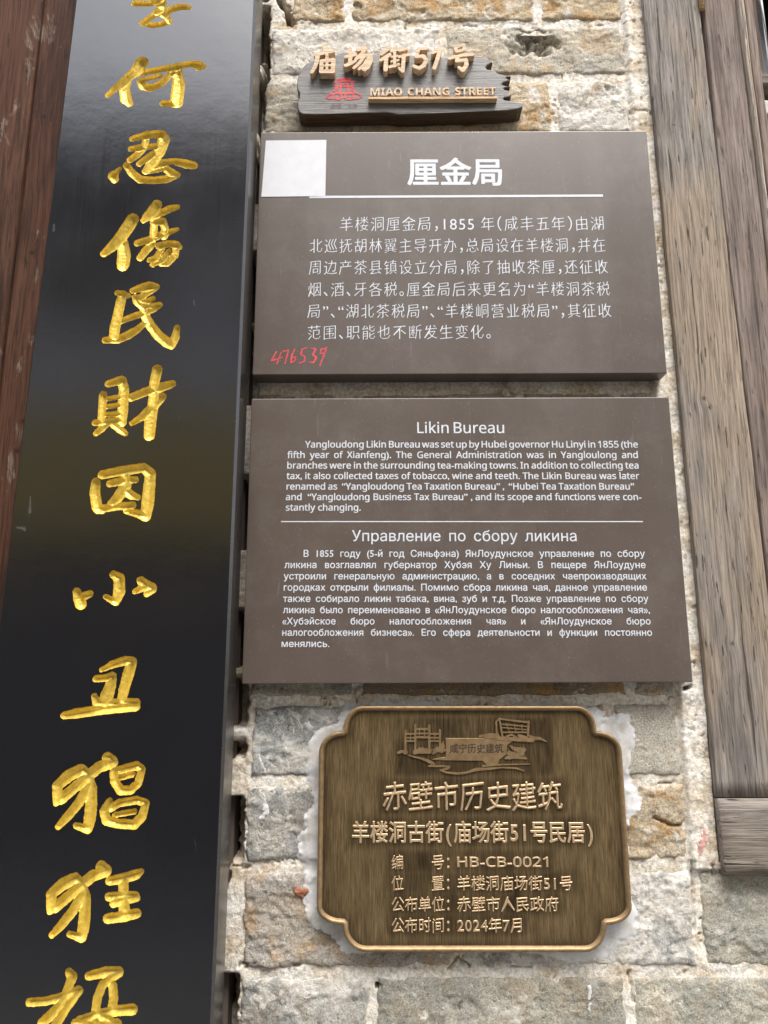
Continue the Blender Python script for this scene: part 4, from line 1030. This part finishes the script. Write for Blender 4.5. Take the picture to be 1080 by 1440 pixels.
# ------------------------------------------------------------------ black couplet board with carved gilt characters
YK = -.090
BZ0, BZ1 = .85, 2.95
def bxl(z): return -.4725+(z-2.605)*(.0225/.923)
def bxr(z): return -.1945+(z-2.603)*(.006/1.405)
ZA, ZB, ZC, ZD = (100, 0, 3.6), (60, 380, 3.6), (40, 760, 3.6), (0, 1040, 3.6)
dog = [[(545, 92, 50), (570, 115, 50), (500, 140, 48), (450, 182, 50), (390, 232, 46), (310, 302, 44)], [(285, 320, 26), (290, 285, 42), (292, 238, 46)], [(290, 235, 44), (350, 182, 54), (410, 152, 48), (445, 185, 44)],
       [(445, 195, 46), (465, 245, 46), (462, 330, 52), (455, 400, 54), (445, 450, 44)], [(445, 455, 36), (385, 435, 24)], [(450, 232, 42), (400, 320, 42), (340, 392, 38), (295, 440, 24)]]
CH = [
 [(180, 0, 9.0, [[(150, -120, 60), (480, -140, 75), (440, -40, 70), (330, 20, 60)], [(85, 45, 66), (250, 48, 56), (440, 35, 78), (430, 95, 84), (355, 150, 56)], [(405, 150, 60), (280, 225, 66), (172, 295, 48), (330, 325, 60), (525, 280, 58), (490, 215, 56), (425, 165, 60)], [(445, 190, 66), (560, 112, 76), (680, 85, 74), (770, 98, 46)]])],
 [(*ZA, [[(358, 318, 60), (322, 365, 44), (270, 410, 38), (185, 483, 18)], [(288, 402, 30), (270, 450, 44), (278, 500, 50), (296, 524, 30)], [(335, 374, 24), (430, 356, 27), (530, 336, 27), (615, 323, 28), (648, 334, 44), (668, 336, 24)],
         [(350, 410, 26), (362, 436, 34), (400, 446, 34), (450, 428, 30), (490, 392, 28), (505, 368, 24)], [(352, 406, 20), (400, 396, 17), (450, 384, 18)], [(540, 365, 38), (545, 420, 56), (538, 480, 56), (535, 518, 54)], [(540, 525, 34), (465, 524, 26)]])],
 [(140, 170, 6.547, [[(302, 165, 42), (440, 128, 62), (570, 120, 62), (595, 170, 92), (550, 285, 92), (475, 395, 76), (425, 462, 52)], [(430, 170, 46), (412, 240, 54), (342, 318, 56), (280, 360, 46)], [(290, 258, 42), (380, 242, 46), (510, 232, 44)], [(490, 300, 42), (430, 345, 46), (368, 395, 46)],
      [(125, 505, 80), (140, 540, 60)], [(140, 490, 50), (188, 438, 24)], [(245, 405, 44), (300, 482, 58), (372, 540, 62), (500, 548, 58), (620, 535, 66), (715, 498, 46)], [(600, 432, 56), (650, 468, 64), (720, 495, 36)], [(420, 465, 44), (500, 458, 36), (600, 432, 46)], [(485, 420, 46), (580, 385, 54), (680, 370, 46), (800, 398, 76), (868, 412, 58)]])],
 [(140, 170, 6.547, [[(305, 905, 98), (260, 980, 104), (190, 1080, 98), (110, 1165, 84), (40, 1222, 54)], [(212, 1120, 84), (226, 1230, 104), (218, 1310, 104), (214, 1335, 88)], [(528, 770, 78), (490, 835, 92), (440, 882, 74), (405, 915, 42)], [(440, 892, 54), (560, 850, 56), (640, 812, 60), (712, 795, 42)],
      [(502, 930, 54), (500, 1000, 54), (492, 1080, 56)], [(500, 930, 56), (580, 922, 58), (604, 990, 54), (592, 1060, 64)], [(500, 1050, 54), (600, 1056, 48)], [(350, 1125, 54), (430, 1102, 54), (540, 1062, 56), (640, 1022, 46), (715, 1000, 26)], [(482, 1130, 64), (420, 1202, 64), (375, 1260, 54)],
      [(545, 1150, 54), (640, 1130, 56), (708, 1142, 62), (740, 1165, 36)], [(708, 1162, 54), (690, 1240, 58), (622, 1308, 58), (570, 1312, 46)], [(572, 1180, 46), (520, 1260, 46), (460, 1282, 36)], [(642, 1200, 40), (580, 1272, 46), (490, 1322, 40)]])],
 [(120, 390, 7.2, [[(325, 155, 42), (435, 185, 42)], [(380, 170, 66), (360, 240, 80), (330, 380, 84), (302, 500, 90), (290, 600, 84)], [(202, 635, 52), (330, 632, 66), (440, 582, 76), (540, 520, 56), (605, 455, 40)], [(360, 445, 46), (470, 402, 56), (580, 366, 56), (680, 322, 64), (755, 280, 44)],
      [(480, 135, 46), (580, 102, 74), (650, 86, 80), (720, 95, 54)], [(700, 112, 56), (620, 162, 54), (540, 212, 54)], [(502, 195, 46), (520, 250, 54), (590, 305, 64), (612, 400, 76), (660, 490, 80), (740, 590, 86), (830, 662, 90), (872, 692, 66)], [(872, 690, 64), (908, 612, 74), (930, 508, 44)], [(560, 228, 46), (640, 236, 44), (682, 215, 44)], [(610, 290, 36), (680, 282, 34), (750, 272, 34)]])],
 [(*ZB, [[(332, 575, 28), (400, 556, 38), (412, 600, 42), (406, 700, 46), (400, 770, 42)], [(306, 630, 32), (302, 690, 32), (296, 760, 28)], [(320, 652, 18), (385, 642, 18)], [(320, 692, 18), (385, 682, 18)], [(310, 732, 20), (385, 726, 20)], [(265, 772, 24), (330, 766, 28), (410, 756, 26)], [(330, 770, 28), (300, 800, 32), (270, 826, 22)], [(350, 775, 28), (390, 805, 32), (418, 826, 22)],
         [(447, 645, 34), (520, 616, 38), (590, 596, 42), (655, 575, 32)], [(580, 503, 44), (566, 570, 42), (560, 680, 46), (545, 770, 52), (540, 836, 48)], [(605, 640, 36), (560, 690, 42), (500, 745, 32), (452, 775, 18)]])],
 [(*ZB, [[(302, 1035, 38), (400, 1016, 42), (510, 1000, 42), (546, 1030, 46), (540, 1100, 52), (532, 1180, 56), (522, 1246, 46)], [(520, 1245, 46), (480, 1232, 32), (420, 1220, 18)], [(270, 1072, 38), (264, 1130, 46), (276, 1200, 46), (300, 1214, 34)], [(280, 1212, 36), (370, 1196, 32), (455, 1190, 32)],
         [(342, 1080, 32), (400, 1066, 32), (470, 1060, 28)], [(420, 1035, 36), (420, 1090, 50), (382, 1150, 46), (348, 1180, 32)], [(412, 1112, 46), (450, 1140, 36), (482, 1150, 22)]])],
 [(*ZC, [[(245, 260, 34), (256, 290, 52), (266, 322, 50)], [(258, 292, 36), (310, 270, 30)], [(430, 172, 32), (460, 192, 48), (460, 260, 52), (442, 308, 38)], [(440, 310, 32), (390, 285, 18)], [(568, 202, 34), (590, 225, 48), (625, 240, 42)], [(592, 232, 40), (540, 258, 20)], [(625, 245, 42), (600, 268, 28)]])],
 [(*ZC, [[(370, 655, 16), (430, 626, 32), (490, 608, 38), (522, 616, 48), (508, 670, 50), (485, 750, 46), (470, 812, 40)], [(342, 700, 26), (390, 696, 28), (424, 688, 38), (414, 740, 50), (396, 790, 60), (380, 830, 56)], [(335, 790, 26), (345, 822, 36)], [(180, 886, 28), (240, 876, 42), (350, 859, 42), (450, 846, 46), (540, 838, 46)], [(480, 820, 34), (545, 820, 36)], [(345, 824, 36), (440, 828, 46)]])],
 [(*ZD, dog+[[(575, 160, 32), (580, 210, 38), (610, 258, 38), (660, 256, 38), (700, 220, 32), (718, 150, 32), (690, 132, 38), (600, 155, 32)], [(600, 195, 20), (670, 175, 24)], [(555, 312, 28), (526, 365, 38), (540, 410, 42), (600, 426, 38), (680, 430, 42), (720, 390, 38), (738, 322, 32), (690, 306, 32), (600, 322, 32), (560, 350, 28)], [(580, 382, 20), (680, 364, 22)]])],
 [(*ZD, [[(u-32, v+550, w) for u, v, w in s] for s in dog]+[[(555, 716, 36), (630, 702, 42), (690, 682, 42), (715, 668, 22)], [(625, 702, 42), (625, 780, 46), (630, 870, 50)], [(552, 796, 36), (620, 796, 46), (685, 790, 36)], [(546, 906, 42), (620, 896, 46), (692, 880, 40)], [(575, 830, 34), (690, 800, 34)]])],
 [(*ZD, [[(150, 1330, 34), (230, 1325, 34), (320, 1302, 36), (395, 1270, 38)], [(350, 1178, 34), (366, 1200, 44), (340, 1270, 36), (300, 1350, 38), (215, 1435, 44)], [(400, 1270, 36), (350, 1340, 36), (310, 1400, 38), (280, 1450, 40), (270, 1560, 42)], [(450, 1196, 34), (530, 1178, 46), (600, 1176, 46)], [(590, 1190, 36), (520, 1240, 36), (492, 1310, 36), (482, 1400, 38)],
         [(570, 1247, 38), (576, 1310, 38), (566, 1370, 42)], [(400, 1422, 32), (500, 1392, 42), (600, 1372, 42), (670, 1366, 48)], [(502, 1312, 20), (492, 1335, 34)], [(480, 1392, 36), (560, 1440, 52)], [(380, 1435, 32), (480, 1472, 54), (590, 1440, 46)], [(480, 1440, 40), (470, 1560, 46)], [(400, 1570, 40), (560, 1555, 46)]])],
]
couplet = thing('couplet_board', 'tall black lacquered board with carved gold Chinese characters', 'board', (-.34, -.05, BZ0))
def carve():
    boxes = []
    for i, grp in enumerate(CH):
        sts = strokes_px(grp, YK)
        a = np.array([p for q in sts for p in q]); m = .012; r = .00095
        xs = np.arange(a[:, 0].min()-m, a[:, 0].max()+m, r); zs = np.arange(a[:, 1].min()-m, a[:, 1].max()+m, r)
        X, Z = np.meshgrid(xs, zs)
        Fd = stroke_field(sts, xs, zs)+.0011+.00045*fbm(X*260, Z*260, i, 3)+.0003*gnoise(X*900, Z*900, i+50)
        V, FV, fc, be = contour(Fd, xs, zs)
        # cut: steep wall, then a shallower V towards the middle of each stroke
        dp = .0036*sstep(-.0004, .0013, FV)-.0036*sstep(-.0004, .0013, np.zeros(1))+np.clip(FV, 0, .009)*.62+.00012*fbm(V[:, 0]*200, V[:, 1]*200, 60+i, 2)*(FV > .0008)
        mesh_from('character', np.c_[V[:, 0], YK+dp, V[:, 1]], fc, M['gold'], couplet, True)
        V2, FV2, fc2, be2 = contour(-Fd, xs, zs)
        boxes.append((xs[0], xs[-1], zs[0], zs[-1], V2, fc2))
    return boxes
bxs = sorted(carve(), key=lambda b: b[2])
def board():
    V = []; Fc = []
    ch = .0035
    def quad(*p):
        n = len(V); V.extend(p); Fc.append((n, n+1, n+2, n+3))
    def l(z): return bxl(z)+ch
    def r(z): return bxr(z)-ch
    z = BZ0
    cuts = []
    for (xa, xb, za, zb, V2, f2) in bxs:
        cuts.append((za, zb))
    for k in range(len(cuts)-1):                      # boxes must not overlap vertically
        if cuts[k][1] > cuts[k+1][0]: print('OVERLAP', k, cuts[k], cuts[k+1])
    for (xa, xb, za, zb, V2, f2) in bxs:
        quad((l(z), YK, z), (r(z), YK, z), (r(za), YK, za), (l(za), YK, za))
        quad((l(za), YK, za), (xa, YK, za), (xa, YK, zb), (l(zb), YK, zb))
        quad((xb, YK, za), (r(za), YK, za), (r(zb), YK, zb), (xb, YK, zb))
        n = len(V); V.extend([(p[0], YK, p[1]) for p in V2]); Fc.extend([tuple(i+n for i in f) for f in f2])
        z = zb
    quad((l(z), YK, z), (r(z), YK, z), (r(BZ1), YK, BZ1), (l(BZ1), YK, BZ1))
    YBK = -.034
    mesh_from('lacquer_face', V, Fc, M['lacquer'], couplet)
    # chamfer, sides, back
    bm = bmesh.new()
    def ring(ins, y): return [bm.verts.new(p) for p in ((bxl(BZ0)+ins, y, BZ0+ins), (bxr(BZ0)-ins, y, BZ0+ins), (bxr(BZ1)-ins, y, BZ1-ins), (bxl(BZ1)+ins, y, BZ1-ins))]
    a, b, c = ring(ch, YK+.0001), ring(0, YK+.0040), ring(0, YBK)
    for p, q in ((a, b), (b, c)):
        for i in range(4): bm.faces.new((p[i], p[(i+1) % 4], q[(i+1) % 4], q[i]))
    bm.faces.new(c)
    bm_obj('board_edge', bm, M['edge'], couplet)
    for zz in (1.0, 2.8): box('bracket', -.36, -.32, YBK+.0005, -.0205, zz, zz+.05, M['oldwood'], couplet)
M['edge'] = m_plain('lacquered_edge', (.026, .024, .022), .26, vary=.3, scale=40, spec=.8)
board()

# ------------------------------------------------------------------ timber either side
pw = thing('plank_wall', 'reddish brown timber planks with flaking pale paint beside the black board', 'timber wall', (-.6, 0, 0))
sx = PXZ(66, 0, -.02)[0]; sx2 = PXZ(0, 478, -.02)[0]
def plank(name, xa0, xa1, xb0, xb1, z0, z1, yf, yb, mat, parent, amp=.0008, seed=0, nx=14, res=.03, edge=.002):
    """a plank whose left edge runs xa0 (bottom) to xa1 (top) and right edge xb0 to xb1, with uneven face and worn arrises"""
    nz = max(3, int((z1-z0)/res))
    wd = .5*abs((xb0(z0) if callable(xb0) else xb0)-(xa0(z0) if callable(xa0) else xa0))*2
    ed = edge*.75/wd; us = np.r_[0, ed, np.linspace(max(.04, ed*2), 1-max(.04, ed*2), nx), 1-ed, 1]; zs = np.linspace(z0, z1, nz)
    U, Z = np.meshgrid(us, zs); t = (Z-z0)/(z1-z0)
    XA = (xa0(Z) if callable(xa0) else xa0+(xa1-xa0)*t)+.0010*fbm(Z*7, seed, seed, 3); XB = (xb0(Z) if callable(xb0) else xb0+(xb1-xb0)*t)+.0010*fbm(Z*7+9, seed, seed+1, 3)
    X = XA+(XB-XA)*U
    Y = yf-amp*fbm(X*22, Z*3, seed+2, 3)+edge*.7*((U == 0) | (U == 1))
    V = np.c_[X.ravel(), Y.ravel(), Z.ravel()]; n = len(V); nxx = len(us)
    Fq = grid_faces(nxx, nz)
    ringi = list(range(nxx))+[r*nxx+nxx-1 for r in range(1, nz)]+[(nz-1)*nxx+c for c in range(nxx-2, -1, -1)]+[r*nxx for r in range(nz-2, 0, -1)]
    bk = V[ringi].copy(); bk[:, 1] = yb; L = len(ringi); r = np.array(ringi); a = np.arange(L); b = (a+1) % L
    return mesh_from(name, np.concatenate([V, bk]), np.concatenate([Fq, np.stack([r[b], r[a], n+a, n+b], -1)]), mat, parent)
gp = .0018
plank('plank', -.395, -.395, -.215, -.215, 0, 3.18, -.019, .02, M['plank'], pw, seed=1)
sb = sx+(sx2-sx)/.5*1.6                                     # seam drifts a little
plank('plank', sb*0+sx2-.006, sx, -.398, -.398, 0, 3.18, -.020, .02, M['plank'], pw, seed=4)
plank('plank', sx2-.006-.19, sx-.19, sx2-.006-gp, sx-gp, 0, 3.18, -.022, .02, M['plank'], pw, seed=7)
for i in range(4):
    xx = sx-.19-.20*i
    plank('plank', xx-.20-.03, xx-.20, xx-gp-.03, xx-gp, 0, 3.18, -.02-.001*(i % 2), .02, M['plank'], pw, seed=11+3*i)
box('backing', -1.6, -.205, .021, .12, 0, 3.18, M['oldwood'], pw)

YO = -.016
zpt = PXZ(1006, 1122, YO)[1]
post = thing('timber_post', 'broad grey weathered timber post standing right of the signs', 'post', (.47, 0, zpt))
_l0, _l1 = P(905, 0, YO), P(1008, 1120, YO); _r0, _r1 = P(983, 0, YO), P(1074, 780, YO)
def post_l(z): return _l0.x+(z-_l0.z)*(_l1.x-_l0.x)/(_l1.z-_l0.z)
def post_r(z): return _r0.x+(z-_r0.z)*(_r1.x-_r0.x)/(_r1.z-_r0.z)
plank('shaft', post_l, 0, post_r, 0, zpt+.0008, 3.18, YO, .19, M['post'], post, .0012, 31, 18, .02)
blk = thing('timber_block', 'short grey timber block with level grain under the weathered post', 'timber block', (.6, 0, 1.3465))
plank('block', post_l(zpt)+.0012, post_l(zpt)+.0008, .80, .80, zpt-.0955, zpt-.0008, YO-.002, .19, M['block'], blk, .0010, 35, 30, .012)
def xa(px, py, Y): return PXZ(px, py, Y)[0]
jy = -.015
def jl0(z): return post_r(z)+np.interp(z, [1.43, 1.75, 2.28, 2.36, 2.66, 3.2], [.0032, .0030, .0010, .0016, .0085, .014])
jl1 = 0
M['bead'] = m_wood('pale_bead', [(.28, .235, .20), (.37, .315, .265), (.43, .375, .32), (.38, .315, .25)], 'Z', 300, .85, .4, 9, seed=8.1)
jamb = thing('door_jamb', 'grey-brown timber jamb board with a raised bead along its edge', 'door jamb', (.56, 0, zpt))
jr1 = xa(1033, 0, jy); jr0 = jr1+.006
plank('board', jl0, jl1, jr0, jr1, zpt+.0008, 3.18, jy, .16, M['jamb'], jamb, .0010, 41, 14, .02)
bl = jr1+.0030
plank('bead', jr0+.0030, bl, jr0+.0110, bl+.008, zpt+.0008, 3.18, jy-.005, .16, M['bead'], jamb, .0003, 44, 4, .03, edge=.003)
tr0 = bl+.0095
stile = thing('window_stile', 'narrow grey-brown upright timber between the jamb and the barred opening', 'window frame', (.63, 0, zpt))
sr1 = xa(1056, 0, -.018)
plank('upright', tr0+.006, tr0, sr1+.010, sr1, zpt+.0008, 3.18, -.018, .16, M['jamb'], stile, .0008, 47, 8, .02)
# opening with stainless bar and rails
barred = thing('barred_window', 'dark opening with a stainless steel bar and grey timber rails', 'window', (.8, .03, 2.2))
bx_ = xa(1066, 20, .03)
bm = bmesh.new()
for rr_, zz in ((0, 0),):
    bmesh.ops.create_cone(bm, cap_ends=True, segments=24, radius1=.0105, radius2=.0105, depth=.62, matrix=Matrix.Translation((bx_+.002, .035, 2.86)))
bm_obj('bar', bm, M['chrome'], barred, True)
for i in range(1, 5):
    bm = bmesh.new(); bmesh.ops.create_cone(bm, cap_ends=True, segments=24, radius1=.0105, radius2=.0105, depth=.62, matrix=Matrix.Translation((bx_+.002+.11*i, .035, 2.86)))
    bm_obj('bar', bm, M['chrome'], barred, True)
z1 = PXZ(1070, 107, .02)[1]; z2 = PXZ(1070, 120, .02)[1]; z3 = PXZ(1074, 142, .02)[1]; z4 = PXZ(1074, 161, .02)[1]
box('rail', sr1+.0015, 1.3, .015, .055, z2, z1, M['rail'], barred, .002)
M['cream'] = m_plain('cream_paint', (.50, .50, .47), .6)
box('rail', sr1+.0035, 1.3, .018, .050, z4, z3, M['cream'], barred, .002)
box('head', sr1+.0015, 1.3, .0, .16, 3.13, 3.18, M['rail'], barred, .002)
box('lower_panel', sr1+.012, 1.3, .03, .05, zpt+.001, 2.36, M['jamb'], barred, .001)
box('timber_end', 1.301, 1.36, -.02, .16, zpt+.001, 3.18, M['jamb'], barred)
# stub of bamboo jammed in the gap between post and jamb
a = P(986, -8, -.02); b = P(988, 12, -.02)
bm = bmesh.new()
d = Vector((b.x-a.x, 0, b.z-a.z))
mt = Matrix.Translation(Vector((b.x, -.018, b.z+.05))) @ d.to_track_quat('Z', 'Y').to_matrix().to_4x4()
bmesh.ops.create_cone(bm, cap_ends=True, segments=14, radius1=.0045, radius2=.0042, depth=.1, matrix=mt)
wg = bm_obj('wooden_peg', bm, M['pinewood'], None, True)
setp(wg, 'small round wooden peg wedged in the gap beside the post', 'peg')
